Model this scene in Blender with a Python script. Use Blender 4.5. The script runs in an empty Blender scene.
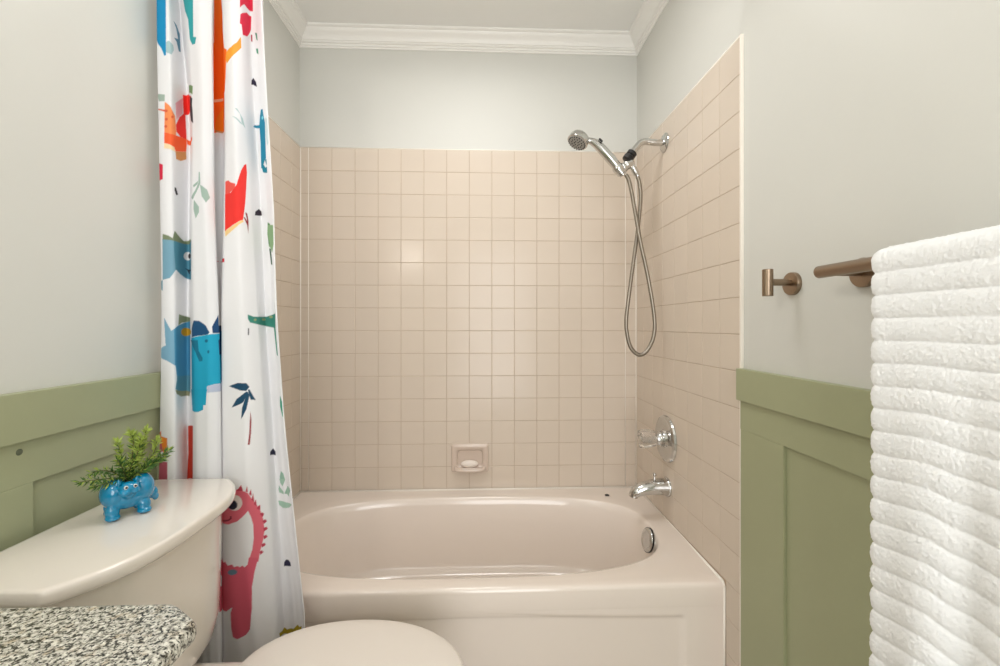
import bpy, bmesh, math, random
import numpy as np
from mathutils import Vector, Matrix, noise
random.seed(7)
SC = bpy.context.scene
COL = SC.collection

# ------------------------------------------------------------------ camera
cam_d = bpy.data.cameras.new('camera'); cam = bpy.data.objects.new('camera', cam_d); COL.objects.link(cam)
cam_d.sensor_width = 36.0; cam_d.lens = 36.0*433.07/1000.0
cam_d.shift_y = -(333-325.2)/1000.0
cam_d.clip_start = 0.02
cam.location = (0, 0, 1.13)
cam.rotation_euler = (math.pi/2, 0, -0.0396)
SC.camera = cam
# ------------------------------------------------------------------ world, lights, exposure
SC.view_settings.view_transform = 'Standard'; SC.view_settings.look = 'None'
SC.view_settings.gamma = 1.0; SC.view_settings.use_curve_mapping = False
SC.view_settings.exposure = 0.78
wd = bpy.data.worlds.new('world'); SC.world = wd; wd.use_nodes = True
wd.node_tree.nodes['Background'].inputs[0].default_value = (1.0, .97, .92, 1)
wd.node_tree.nodes['Background'].inputs[1].default_value = 0.6
def area(name, loc, target, sx, sy, power, color):
    l = bpy.data.lights.new(name, 'AREA'); l.shape = 'RECTANGLE'; l.size = sx; l.size_y = sy
    l.energy = power; l.color = color
    o = bpy.data.objects.new(name, l); COL.objects.link(o); o.location = loc
    o.rotation_euler = (Vector(target)-Vector(loc)).to_track_quat('-Z', 'Y').to_euler()
    return o
# added soft fill: unseen area lights at the doorway and under the ceiling
area('doorway_fill', (0.15, -1.32, 1.15), (0.12, 2, 1.75), .80, 1.9, 14, (.975, .98, 1.0))
area('ceiling_fill', (-.05, 1.2, 2.405), (-.05, 1.2, 0), .42, .42, 4.9, (1.0, .99, .985))

# ------------------------------------------------------------------ helpers
def tag(o, label=None, cat=None, group=None, kind=None):
    if label: o['label'] = label
    if cat: o['category'] = cat
    if group: o['group'] = group
    if kind: o['kind'] = kind
    return o
def empty(name, loc=(0, 0, 0), label=None, cat=None, group=None):
    o = bpy.data.objects.new(name, None); COL.objects.link(o); o.location = loc; o.empty_display_size = .02
    return tag(o, label, cat, group)
def link(name, me, mat=None, parent=None, loc=(0, 0, 0), smooth=False):
    o = bpy.data.objects.new(name, me); COL.objects.link(o); o.location = loc
    if mat and not me.materials: me.materials.append(mat)
    if smooth:
        me.polygons.foreach_set('use_smooth', [True]*len(me.polygons))
        if smooth is not True:
            me.set_sharp_from_angle(angle=math.radians(smooth))
    if parent:
        o.parent = parent
    return o
def obj(name, bm, mat=None, parent=None, smooth=False, bevel=0, seg=2):
    """world-coordinate bmesh -> one object; parents are Empties/meshes at parent's location"""
    if bevel:
        bmesh.ops.bevel(bm, geom=[e for e in bm.edges if e.is_manifold and e.calc_face_angle(0) > .5], offset=bevel, segments=seg, affect='EDGES', profile=.6)
    if parent:
        off = Vector((0, 0, 0)); p = parent
        while p: off += p.location; p = p.parent
        bmesh.ops.translate(bm, verts=bm.verts, vec=-off)
    me = bpy.data.meshes.new(name); bm.to_mesh(me); bm.free()
    return link(name, me, mat, parent, smooth=smooth)
def box(bm, a, b):
    m = Matrix.Translation([(a[i]+b[i])/2 for i in range(3)]) @ Matrix.Diagonal([abs(b[i]-a[i]) for i in range(3)]+[1])
    return bmesh.ops.create_cube(bm, size=1, matrix=m)['verts']
def boxbm(a, b):
    bm = bmesh.new(); box(bm, a, b); return bm
def loft(bm, rings, caps=(True, True), closed=True):
    R = [[bm.verts.new(p) for p in r] for r in rings]
    n = len(R[0])
    for a, b in zip(R, R[1:]):
        for i in range(n if closed else n-1):
            j = (i+1) % n
            bm.faces.new((a[i], a[j], b[j], b[i]))
    if caps[0]: bm.faces.new(R[0][::-1])
    if caps[1]: bm.faces.new(R[-1])
    return R
def frame(t):
    t = Vector(t).normalized(); u = t.cross(Vector((0, 0, 1)))
    if u.length < .05: u = t.cross(Vector((0, 1, 0)))
    u.normalize(); return u, t.cross(u)
def lathe(bm, origin, axis, prof, n=32, caps=(True, True)):
    """prof: list of (distance along axis, radius)"""
    o = Vector(origin); t = Vector(axis).normalized(); u, w = frame(t)
    rings = [[o+t*d+(u*math.cos(2*math.pi*i/n)+w*math.sin(2*math.pi*i/n))*max(r, 1e-5) for i in range(n)] for d, r in prof]
    loft(bm, rings, caps)
def smooth_path(pts, sub=8):
    P = [Vector(p) for p in pts]; out = []
    for i in range(len(P)-1):
        p0 = P[max(i-1, 0)]; p1 = P[i]; p2 = P[i+1]; p3 = P[min(i+2, len(P)-1)]
        for j in range(sub):
            t = j/sub
            out.append(.5*((2*p1)+(p2-p0)*t+(2*p0-5*p1+4*p2-p3)*t*t+(3*p1-p0-3*p2+p3)*t**3))
    out.append(P[-1]); return out
def tube(bm, path, rad, n=16, caps=(True, True), flat=None):
    """rad: number or list (same length as path) or function of 0..1"""
    m = len(path); rings = []; u = None
    for k, p in enumerate(path):
        t = (path[min(k+1, m-1)]-path[max(k-1, 0)]).normalized()
        if u is None: u, w = frame(t)
        else:
            u = (u-t*u.dot(t)).normalized(); w = t.cross(u)
        r = rad(k/(m-1)) if callable(rad) else (rad[k] if isinstance(rad, (list, tuple)) else rad)
        rings.append([p+(u*math.cos(2*math.pi*i/n)+w*math.sin(2*math.pi*i/n)*(flat or 1))*r for i in range(n)])
    loft(bm, rings, caps)
def blob(name, ells, mat, parent, voxel=.002, iters=4):
    """ellipsoids (centre, radii, rotation matrix) fused into one continuous skin"""
    bm = bmesh.new()
    for c, r, rot in ells:
        bmesh.ops.create_icosphere(bm, subdivisions=3, radius=1, matrix=Matrix.Translation(c) @ rot.to_4x4() @ Matrix.Diagonal((*r, 1)))
    off = Vector((0, 0, 0)); p = parent
    while p: off += p.location; p = p.parent
    bmesh.ops.translate(bm, verts=bm.verts, vec=-off)
    me = bpy.data.meshes.new(name); bm.to_mesh(me); bm.free()
    o = bpy.data.objects.new(name, me); COL.objects.link(o)
    r = o.modifiers.new('r', 'REMESH'); r.mode = 'VOXEL'; r.voxel_size = voxel
    s = o.modifiers.new('s', 'SMOOTH'); s.iterations = iters; s.factor = .6
    dg = bpy.context.evaluated_depsgraph_get(); me2 = bpy.data.meshes.new_from_object(o.evaluated_get(dg))
    o.modifiers.clear(); o.data = me2; me2.name = name
    me2.materials.clear(); me2.materials.append(mat)
    me2.polygons.foreach_set('use_smooth', [True]*len(me2.polygons)); o.parent = parent
    return o

# ------------------------------------------------------------------ materials
def srgb(r, g, b):
    f = lambda v: (v/255/12.92) if v/255 <= .04045 else ((v/255+.055)/1.055)**2.4
    return (f(r), f(g), f(b), 1)
def mat(name, col, rough=.5, metal=0, bump=0, bscale=40, var=0, vscale=3, coat=0, spec=.5, detail=3, obj_var=0, **kw):
    m = bpy.data.materials.new(name); m.use_nodes = True; nt = m.node_tree; N = nt.nodes; L = nt.links
    p = N['Principled BSDF']; c = srgb(*col) if len(col) == 3 else col
    p.inputs['Base Color'].default_value = c; p.inputs['Roughness'].default_value = rough
    p.inputs['Metallic'].default_value = metal; p.inputs['Specular IOR Level'].default_value = spec
    if coat: p.inputs['Coat Weight'].default_value = coat; p.inputs['Coat Roughness'].default_value = .08
    for k, v in kw.items(): p.inputs[k.replace('_', ' ')].default_value = v
    tc = N.new('ShaderNodeTexCoord')
    if var or obj_var:
        hsv = N.new('ShaderNodeHueSaturation'); hsv.inputs['Color'].default_value = c
        val = None
        if var:
            nz = N.new('ShaderNodeTexNoise'); nz.inputs['Scale'].default_value = vscale; nz.inputs['Detail'].default_value = detail
            L.new(tc.outputs['Object'], nz.inputs['Vector'])
            mr = N.new('ShaderNodeMapRange'); mr.inputs[1].default_value = .3; mr.inputs[2].default_value = .7
            mr.inputs[3].default_value = 1-var; mr.inputs[4].default_value = 1+var; L.new(nz.outputs[0], mr.inputs[0]); val = mr.outputs[0]
        if obj_var:
            oi = N.new('ShaderNodeObjectInfo'); m2 = N.new('ShaderNodeMapRange')
            m2.inputs[3].default_value = 1-obj_var; m2.inputs[4].default_value = 1+obj_var; L.new(oi.outputs['Random'], m2.inputs[0])
            if val:
                mu = N.new('ShaderNodeMath'); mu.operation = 'MULTIPLY'; L.new(val, mu.inputs[0]); L.new(m2.outputs[0], mu.inputs[1]); val = mu.outputs[0]
            else: val = m2.outputs[0]
        L.new(val, hsv.inputs['Value']); L.new(hsv.outputs[0], p.inputs['Base Color'])
    if bump:
        nb = N.new('ShaderNodeTexNoise'); nb.inputs['Scale'].default_value = bscale; nb.inputs['Detail'].default_value = 4
        L.new(tc.outputs['Object'], nb.inputs['Vector'])
        b = N.new('ShaderNodeBump'); b.inputs['Strength'].default_value = bump; b.inputs['Distance'].default_value = .002
        L.new(nb.outputs[0], b.inputs['Height']); L.new(b.outputs[0], p.inputs['Normal'])
    return m
M_wall = mat('painted_wall', (213, 213, 207), .55, bump=.25, bscale=18, var=.012, vscale=2)
M_ceil = mat('painted_ceiling', (243, 243, 240), .7, bump=.2, bscale=30)
M_trim = mat('white_trim_paint', (245, 244, 240), .35)
M_tile = mat('glazed_tile', (216, 203, 188), .19, var=.01, vscale=8, obj_var=.012, bump=.08, bscale=9, spec=.28)
M_grout = mat('grout', (184, 163, 140), .85, var=.08, vscale=12)
M_green = mat('sage_green_paint', (162, 166, 132), .42, bump=.12, bscale=25, var=.02)
M_tub = mat('bone_enamel', (237, 226, 216), .14, coat=.3, bump=.03, bscale=6)
M_caulk = mat('white_caulk', (246, 240, 230), .4)
M_china = mat('bone_vitreous_china', (234, 227, 218), .09, coat=.5, var=.01)
M_seat = mat('seat_plastic', (230, 222, 213), .28)
M_chrome = mat('chrome', (205, 205, 203), .1, metal=1)
M_satin = mat('satin_nickel_hose', (150, 143, 132), .32, metal=1)
M_brass = mat('brushed_bronze', (150, 132, 113), .3, metal=1, bump=.15, bscale=200)
M_black = mat('black_plastic', (24, 23, 24), .35)
M_nozzle = mat('grey_rubber_nozzle', (170, 168, 163), .5)
M_acryl = mat('clear_acrylic', (240, 234, 226), .06, Transmission_Weight=.8, IOR=1.3)
M_dish = mat('soap_dish_ceramic', (213, 196, 182), .18, coat=.3)
M_soap = mat('soap', (240, 230, 220), .45)
M_blue = mat('glossy_blue_glaze', (0, 132, 176), .1, coat=.6, var=.1, vscale=18)
M_white = mat('eye_white_glaze', (225, 225, 222), .15)
M_stem = mat('plant_stem', (88, 84, 40), .6)
M_leaf = mat('green_needle_leaf', (70, 110, 44), .45, var=.3, vscale=60)
M_leaf2 = mat('yellow_green_needle_leaf', (158, 178, 78), .45, var=.2, vscale=60)
M_floor = mat('floor_tile', (176, 166, 150), .4, obj_var=.04, var=.04)
M_wood = mat('white_cabinet_paint', (222, 219, 210), .4)
M_spot = mat('stained_filler', (98, 104, 82), .6)

# ------------------------------------------------------------------ the room
XL, XR, YB, ZC = -.8216, .7123, 1.986, 2.462
P = .1034; TT = .007                      # tile pitch, tile thickness
ZT = 1.9316; YT = 1.1735                  # top of the tile, front edge of the tile
Y0 = -1.35                                # wall behind the camera
wl = obj('wall_left', boxbm((XL-.1-TT, Y0-.1, 0), (XL-TT, YB+.1, ZC)), M_wall); tag(wl, kind='structure')
wr = obj('wall_right', boxbm((XR+TT, Y0-.1, 0), (XR+.1+TT, YB+.1, ZC)), M_wall); tag(wr, kind='structure')
wb = obj('wall_back', boxbm((XL-TT, YB+TT, 0), (XR+TT, YB+.1, ZC)), M_wall); tag(wb, kind='structure')
bm = bmesh.new(); box(bm, (XL-TT, Y0-.1, 0), (-.30, Y0, ZC)); box(bm, (.60, Y0-.1, 0), (XR+TT, Y0, ZC)); box(bm, (-.30, Y0-.1, 2.10), (.60, Y0, ZC))
tag(obj('wall_front', bm, M_wall), kind='structure')
tag(obj('ceiling', boxbm((XL-.1, Y0-.1, ZC), (XR+.1, YB+.1, ZC+.1)), M_ceil), kind='structure')
fl = obj('floor', boxbm((XL-.1, Y0-.6, -.06), (XR+.1, YB+.1, 0)), M_grout); tag(fl, kind='structure')
# door casing behind the camera
bm = bmesh.new(); box(bm, (-.37, Y0, 0), (-.30, Y0+.018, 2.17)); box(bm, (.60, Y0, 0), (.67, Y0+.018, 2.17)); box(bm, (-.30, Y0, 2.10), (.60, Y0+.018, 2.17))
tag(obj('trim_4', bm, M_trim, bevel=.003), kind='structure')

def tile_mesh(name, w, h, t=.007, gap=.0015, pil=.0018):
    """front face looks along +Z; pillowed edge; 18 quads"""
    bm = bmesh.new(); a = w/2-gap/2; b = h/2-gap/2
    rings = []
    for inset, z in ((0, 0), (0, t-.0010), (pil*.35, t-.0003), (pil, t)):
        x, y = a-inset, b-inset
        rings.append([(-x, -y, z), (x, -y, z), (x, y, z), (-x, y, z)])
    loft(bm, rings)
    me = bpy.data.meshes.new(name); bm.to_mesh(me); bm.free(); me.materials.append(M_tile)
    return me
tcache = {}
def tile(parent, c, w, h, rot, jit=.0014):
    k = (round(w, 4), round(h, 4))
    if k not in tcache: tcache[k] = tile_mesh('tile', *k)
    o = bpy.data.objects.new('tile', tcache[k]); COL.objects.link(o)
    o.rotation_euler = (rot.to_matrix() @ Matrix.Rotation(random.uniform(-jit, jit), 3, 'X') @ Matrix.Rotation(random.uniform(-jit, jit), 3, 'Y')).to_euler()
    o.location = c; o.parent = parent
from mathutils import Euler
RB = Euler((math.pi/2, 0, 0)); RR = Euler((0, -math.pi/2, 0)); RL = Euler((0, math.pi/2, 0))
# the right and left faces need width along Y: build them with (h, w) swapped in their own frame
def rows(): return [(ZT-(i+.5)*P) for i in range(15)]
soap = (-.145, .028, .462, .592)
x_first = XL+.0357
for z in rows():
    for i in range(14):
        x = x_first+(i+.5)*P
        if soap[0]-.02 < x < soap[1]+.02 and z < soap[3] and z > soap[2]: pass
        tile(wb, (x, YB+TT, z), P, P, RB)
    tile(wb, ((XL+x_first)/2, YB+TT, z), x_first-XL, P, RB)
    xe = x_first+14*P; tile(wb, ((XR+xe)/2, YB+TT, z), XR-xe, P, RB)
for wall, X, R in ((wr, XR+TT, RR), (wl, XL-TT, RL)):
    for r, z in enumerate(rows()):
        for i in range(7):
            tile(wall, (X, YT+(i+.5)*P, z), P, P, R)
        ye = YT+7*P; tile(wall, (X, (ye+YB)/2, z), P, YB-ye, R)
    for q in range(3):                    # the column that runs down past the front of the tub
        tile(wall, (X, YT+.035, ZT-(15.5+q)*P), P, .07, R)
    tile(wall, (X, YT+.035, .034), .068, .07, R)
# grout bed behind the tiles
gb = .0013
obj('grout', boxbm((XL, YB+gb, .30), (XR, YB+TT, ZT-.0005)), M_grout, wb)
obj('grout', boxbm((XR+gb, YT, .002), (XR+TT, YB, ZT-.0005)), M_grout, wr)
obj('grout', boxbm((XL-TT, YT, .002), (XL-gb, YB, ZT-.0005)), M_grout, wl)
# caulk strips: along the front edge of the tiled walls, along the top, in the corners and round the tub
def rod(bm, a, b, r=.003, n=8): tube(bm, [Vector(a), Vector(b)], r, n)
bm = bmesh.new(); box(bm, (XR-.0015, YT-.0075, .0), (XR+TT, YT, ZT+.002)); obj('caulk_strip', bm, M_caulk, wr, bevel=.001)
bm = bmesh.new(); box(bm, (XL-TT, YT-.0075, .0), (XL+.0015, YT, ZT+.002)); obj('caulk_strip', bm, M_caulk, wl, bevel=.001)
bm = bmesh.new(); rod(bm, (XR+.002, YT, ZT+.001), (XR+.002, YB, ZT+.001)); rod(bm, (XR-.001, YB-.001, .37), (XR-.001, YB-.001, ZT), .0025); obj('caulk_bead', bm, M_caulk, wr, smooth=True)
bm = bmesh.new(); rod(bm, (XL-.002, YT, ZT+.001), (XL-.002, YB, ZT+.001)); rod(bm, (XL+.001, YB-.001, .37), (XL+.001, YB-.001, ZT), .0025); obj('caulk_bead', bm, M_caulk, wl, smooth=True)
bm = bmesh.new(); rod(bm, (XL, YB+.002, ZT+.001), (XR, YB+.002, ZT+.001))
for x in (x_first, xe): rod(bm, (x, YB+.0005, .38), (x, YB+.0005, ZT), .0016)
obj('caulk_bead', bm, M_caulk, wb, smooth=True)

# crown moulding, mitred in the corners (back, left, right)
prof = [(.058, 0), (.058, .007), (.053, .011), (.049, .012), (.047, .018), (.040, .026), (.031, .034), (.025, .043), (.022, .051), (.018, .053), (.018, .059), (.011, .062), (.010, .069), (.005, .071), (.004, .077), (0, .077), (0, 0)]
xl, xr, yb = XL-TT, XR+TT, YB+TT
def sweep(name, fn_a, fn_b):
    bm = bmesh.new(); loft(bm, [[fn_a(o, d) for o, d in prof], [fn_b(o, d) for o, d in prof]])
    bmesh.ops.recalc_face_normals(bm, faces=bm.faces)
    tag(obj(name, bm, M_trim, smooth=35), kind='structure')
sweep('trim_1', lambda o, d: (xl+o, yb-o, ZC-d), lambda o, d: (xr-o, yb-o, ZC-d))
sweep('trim_2', lambda o, d: (xl+o, yb-o, ZC-d), lambda o, d: (xl+o, Y0+o, ZC-d))
sweep('trim_3', lambda o, d: (xr-o, yb-o, ZC-d), lambda o, d: (xr-o, Y0+o, ZC-d))

# floor tiles
nx = 5; w = (XR-XL)/nx
ftm = {}
for i in range(nx):
    for j in range(12):
        y0 = Y0-.5+j*w; y1 = min(y0+w, 1.245)
        if y1 <= y0+.03: continue
        o = obj('tile', boxbm((XL+i*w+.002, y0+.002, -.002), (XL+(i+1)*w-.002, y1-.002, .003)), M_floor, fl)

# green board-and-batten wainscot on both walls
ZCAP, ZCB, ZR = 1.011, .9245, .845
def wainscot(wall, X, s, breaks, name):
    """s = +1 when the room is on the +x side; stiles are (y0, y1)"""
    def b(y0, y1, z0, z1, d0, d1): return boxbm((X+s*d0, y0, z0), (X+s*d1, y1, z1))
    ye = YT-.008
    w0 = Y0+.02
    root = empty('trim_5' if s > 0 else 'trim_6', (X, 0, 0)); tag(root, kind='structure')
    obj('panel_sheet', b(w0, ye-.001, .002, ZCB+.03, 0, .004), M_green, root)
    obj('cap_rail', b(w0, ye+.004, ZCB, ZCAP, 0, .021), M_green, root, bevel=.0015)
    obj('top_rail', b(w0, ye-.0005, ZR, ZCB, .003, .0115), M_green, root, bevel=.0008, seg=1)
    obj('bottom_rail', b(w0, ye-.0005, .002, .14, .003, .0115), M_green, root, bevel=.0008, seg=1)
    for y0, y1 in breaks:
        obj('stile', b(y0, y1, .14, ZR, .003, .0115), M_green, root, bevel=.0008, seg=1)
    return root
rootR = wainscot(wr, XR+TT, -1, [(.994, 1.071), (.40, .477), (-.2, -.123), (-.8, -.723)], 'r')
obj('stile', boxbm((XR+TT-.0105, 1.0705, .14), (XR+TT-.003, 1.1640, ZR)), M_green, rootR)
rootL = wainscot(wl, XL-TT, 1, [(1.13, 1.163), (.745, .821), (.15, .226), (-.45, -.374)], 'l')
bm = bmesh.new(); lathe(bm, (XL-TT+.0114, .797, .906), (1, 0, 0), [(0, .006), (.0006, .0055), (.0008, 0)], 16)
o = obj('filler_spot', bm, M_spot, rootL, smooth=True); o['label'] = 'dark filled screw hole'

# ------------------------------------------------------------------ the bathtub
ZD = .3795; YF = 1.246
tub = empty('bathtub', ((XL+XR)/2, (YF+YB)/2, 0), 'bone enamelled bathtub built in between the tiled walls', 'bathtub')
N = 160
cx, cy = -.047, 1.598
x0, x1, y0, y1 = XL+.001, XR-.001, YF, YB-.003
angs = [2*math.pi*i/N for i in range(N)]
for q in ((x0, y0), (x1, y0), (x1, y1), (x0, y1)):       # snap to the corners
    a = math.atan2(q[1]-cy, q[0]-cx) % (2*math.pi)
    k = min(range(N), key=lambda i: abs(angs[i]-a)); angs[k] = a
def rect(a, ins=0):
    c, s = math.cos(a), math.sin(a)
    tx = ((x1-cx) if c > 0 else (x0-cx))/c if abs(c) > 1e-9 else 1e9
    ty = ((y1-cy) if s > 0 else (y0-cy))/s if abs(s) > 1e-9 else 1e9
    t = min(tx, ty); X, Y = cx+c*t, cy+s*t
    X = min(max(X, x0+ins*.0), x1-ins*.0); Y = max(Y, y0+ins)
    return X, Y
def sup(a, A, B, n, ox=0, oy=0):
    c, s = math.cos(a), math.sin(a)
    r = (abs(c/A)**n+abs(s/B)**n)**(-1/n)
    return cx+ox+c*r, cy+oy+s*r
def dz(Y): return -.008*max(0, min(1, (1.5-Y)/.25))      # the ledge falls a little to the front
rings = []
for ins, z in ((.004, ZD-.085), (.001, ZD-.075), (0, ZD-.06), (0, ZD-.014), (.0015, ZD-.007), (.005, ZD-.002), (.011, ZD)):
    rings.append([(*rect(a, ins), z+dz(rect(a, ins)[1])) for a in angs])
A, B = .666, .291
for f in (.35, .7):
    r = []
    for a in angs:
        p = rect(a, .014); q = sup(a, A+.02, B+.02, 3.0); X = p[0]+(q[0]-p[0])*f; Y = p[1]+(q[1]-p[1])*f
        r.append((X, Y, ZD+dz(Y)))
    rings.append(r)
for e, z, n, ox in ((.014, 0, 3.0, 0), (.007, -.0015, 3.0, 0), (.003, -.006, 3.0, 0), (-.003, -.015, 3.0, 0), (-.008, -.03, 3.0, 0),
                    (-.020, -.10, 3.0, .002), (-.035, -.18, 3.0, .006), (-.050, -.25, 2.9, .012), (-.060, -.268, 2.9, .016), (-.075, -.286, 2.7, .018), (-.098, -.297, 2.6, .02), (-.20, -.302, 2.4, .02)):
    oa = ox*3*0
    rings.append([(lambda q: (q[0], q[1], ZD+z+(dz(q[1]) if z > -.05 else -.008)))(sup(a, A+e*(1.0 if e > -.02 else 1.35), B+e*.8, n, ox)) for a in angs])
bm = bmesh.new(); R = loft(bm, rings, (False, True))
shell = obj('shell', bm, M_tub, tub, smooth=45)
# front apron: a skirt with a sunk panel
bm = bmesh.new(); nx_, nz_ = 220, 60
def sstep(t): t = max(0, min(1, t)); return t*t*(3-2*t)
g = []
for j in range(nz_+1):
    z = .002+(ZD-.07-.002)*j/nz_; row = []
    for i in range(nx_+1):
        x = x0+(x1-x0)*i/nx_
        zt = .282+.030*sstep((.60-x)/1.0)
        m = sstep((x-(XL+.11))/.012)*sstep((.592-x)/.012)*sstep((zt-z)/.014)*sstep((z-.05)/.012)
        row.append(bm.verts.new((x, YF+.0005+.008*m, z)))
    g.append(row)
for j in range(nz_):
    for i in range(nx_): bm.faces.new((g[j][i], g[j][i+1], g[j+1][i+1], g[j+1][i]))
top = [bm.verts.new((v.co.x, YF+.03, ZD-.07)) for v in g[-1]]
for i in range(nx_): bm.faces.new((g[-1][i], g[-1][i+1], top[i+1], top[i]))
obj('apron', bm, M_tub, tub, smooth=True)
# caulk along the walls
bm = bmesh.new()
path = [Vector((x0+.001, y0+.004, .004)), Vector((x0+.001, y0+.002, ZD-.02)), Vector((x0+.002, y0+.01, ZD-.006)), Vector((x0+.001, y1-.0027, ZD+.001)), Vector((x1-.001, y1-.0027, ZD+.001)), Vector((x1-.002, y0+.01, ZD-.006)), Vector((x1-.001, y0+.002, ZD-.02)), Vector((x1-.001, y0+.004, .004))]
for a, b in zip(path, path[1:]): tube(bm, [a, b], .0042, 8)
obj('caulk_bead', bm, M_caulk, tub, smooth=True)
# drain
bm = bmesh.new(); lathe(bm, (.40, cy, ZD-.3095), (0, 0, 1), [(0, .036), (.003, .036), (.005, .03), (.004, .02), (.009, .018), (.010, 0)], 32)
obj('drain', bm, M_chrome, tub, smooth=40)
# overflow plate on the end wall under the rim
ov = Vector((.606, 1.548, .350)); ax = Vector((-1, -.05, .22)).normalized()
bm = bmesh.new(); lathe(bm, ov-ax*.012, ax, [(.002, .028), (.010, .034), (.014, .042), (.022, .042), (.027, .038), (.029, .031), (.0265, .027), (.028, .012), (.030, 0)], 40)
of = obj('overflow_plate', bm, M_chrome, tub, smooth=40)
bm = bmesh.new(); lathe(bm, ov+ax*.003, ax, [(.002, .0426), (.008, .0426)], 40)
obj('gasket', bm, M_black, of, smooth=40)
# chip
bm = bmesh.new(); bmesh.ops.create_icosphere(bm, subdivisions=2, radius=1, matrix=Matrix.Translation((.545, 1.884, ZD+.004)) @ Matrix.Rotation(-.3, 4, 'Z') @ Matrix.Diagonal((.011, .005, .004, 1)))
for v in bm.verts: v.co += Vector(noise.noise_vector(v.co*90))*.002
tag(obj('debris', bm, M_black, smooth=True), 'small black scrap lying on the back ledge of the tub', 'debris')

# ------------------------------------------------------------------ fittings on the right tiled wall
# mixing valve
v = Vector((XR, 1.650, .691))
vt = empty('shower_valve', v, 'round chrome tub valve plate with a clear acrylic knob', 'faucet')
bm = bmesh.new(); lathe(bm, v, (-1, 0, 0), [(0, .089), (.003, .090), (.010, .087), (.014, .080), (.0125, .074), (.010, .055), (.011, .035), (.018, .030)], 56, (True, True)); obj('escutcheon', bm, M_chrome, vt, smooth=30)
bm = bmesh.new(); lathe(bm, v, (-1, 0, 0), [(.012, .030), (.030, .029), (.034, .026), (.045, .024)], 32); obj('sleeve', bm, M_chrome, vt, smooth=30)
bm = bmesh.new(); n = 48; rr = []
for d, r, fl_ in ((.040, .016, 0), (.046, .024, .02), (.052, .030, .07), (.075, .034, .08), (.098, .036, .08), (.106, .033, .05), (.108, .022, 0), (.104, .018, 0), (.104, .001, 0)):
    rr.append([v+Vector((-d, r*(1+fl_*math.cos(8*2*math.pi*i/n))*math.cos(2*math.pi*i/n), r*(1+fl_*math.cos(8*2*math.pi*i/n))*math.sin(2*math.pi*i/n))) for i in range(n)])
loft(bm, rr); bmesh.ops.recalc_face_normals(bm, faces=bm.faces)
kn = obj('knob', bm, M_acryl, vt, smooth=40); kn['label'] = 'clear acrylic knob'
bm = bmesh.new(); lathe(bm, v, (-1, 0, 0), [(.040, .010), (.098, .010), (.1045, .012)], 24); obj('knob_core', bm, M_chrome, kn, smooth=40)
bm = bmesh.new(); lathe(bm, v, (-1, 0, 0), [(.1048, .013), (.1065, .012), (.107, 0)], 24); obj('cap', bm, M_chrome, kn, smooth=40)
# tub spout
sp = Vector((XR, 1.643, .507))
st = empty('tub_spout', sp, 'chrome bathtub spout with a pull-up diverter, below the valve', 'faucet')
bm = bmesh.new(); pts = [(0, 0), (.012, .001), (.035, .001), (.065, -.001), (.095, -.006), (.118, -.014), (.130, -.024), (.134, -.036)]
path = smooth_path([sp+Vector((-a, -.002*a, b)) for a, b in pts], 5)
tube(bm, path, lambda t: .036-.0175*min(1, t*1.1)**1.5, 32, flat=.92)
obj('body', bm, M_chrome, st, smooth=50)
bm = bmesh.new(); lathe(bm, sp, (-1, 0, 0), [(0, .037), (.005, .0375), (.009, .035)], 40); obj('flange', bm, M_chrome, st, smooth=40)
bm = bmesh.new(); k = sp+Vector((-.052, 0, .024)); lathe(bm, k, (0, 0, 1), [(0, .005), (.006, .005), (.009, .003), (.018, .003), (.020, .007), (.024, .0085), (.029, .007), (.031, 0)], 20); obj('diverter_knob', bm, M_chrome, st, smooth=50)
# shower arm, holder, handset, hose
sh = Vector((XR, 1.668, 1.844))
hs = empty('handheld_shower', sh, 'chrome handheld shower head in its holder on a bent wall arm', 'shower head')
bm = bmesh.new(); lathe(bm, sh, (-1, 0, 0), [(0, .036), (.002, .037), (.006, .034), (.010, .024), (.013, .013)], 40); obj('flange', bm, M_chrome, hs, smooth=50)
bm = bmesh.new(); path = smooth_path([sh+Vector(q) for q in ((0, 0, .0), (-.04, 0, .0), (-.078, 0, .003), (-.098, 0, -.004), (-.115, 0, -.022), (-.131, 0, -.045))], 8)
tube(bm, path, .0125, 20); obj('arm', bm, M_chrome, hs, smooth=True)
d = Vector((-.58, 0, -.81)).normalized(); a0 = sh+Vector((-.127, 0, -.038))
bm = bmesh.new(); lathe(bm, a0, d, [(0, .015), (.003, .019), (.016, .019), (.019, .016), (.022, .016), (.025, .021), (.040, .021), (.043, .017)], 24); o = obj('swivel_joint', bm, M_black, hs, smooth=40); o['label'] = 'black swivel joint'
bl = sh+Vector((-.150, -.003, -.090))
blob('holder', [(bl, (.019, .019, .019), Matrix.Identity(3)), (bl+Vector((.012, -.002, .004)), (.016, .015, .018), Matrix.Identity(3)), (bl+Vector((-.012, 0, -.010)), (.018, .017, .022), Matrix.Rotation(.5, 3, 'Y'))], M_chrome, hs, .0025, 3)
bm = bmesh.new(); c0 = sh+Vector((-.136, -.004, -.086)); lathe(bm, c0, (.55, 0, -1), [(0, .011), (.006, .0125), (.044, .0125), (.047, .0105), (.052, .0095), (.056, .009)], 24); obj('hose_outlet', bm, M_chrome, hs, smooth=40)
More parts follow.
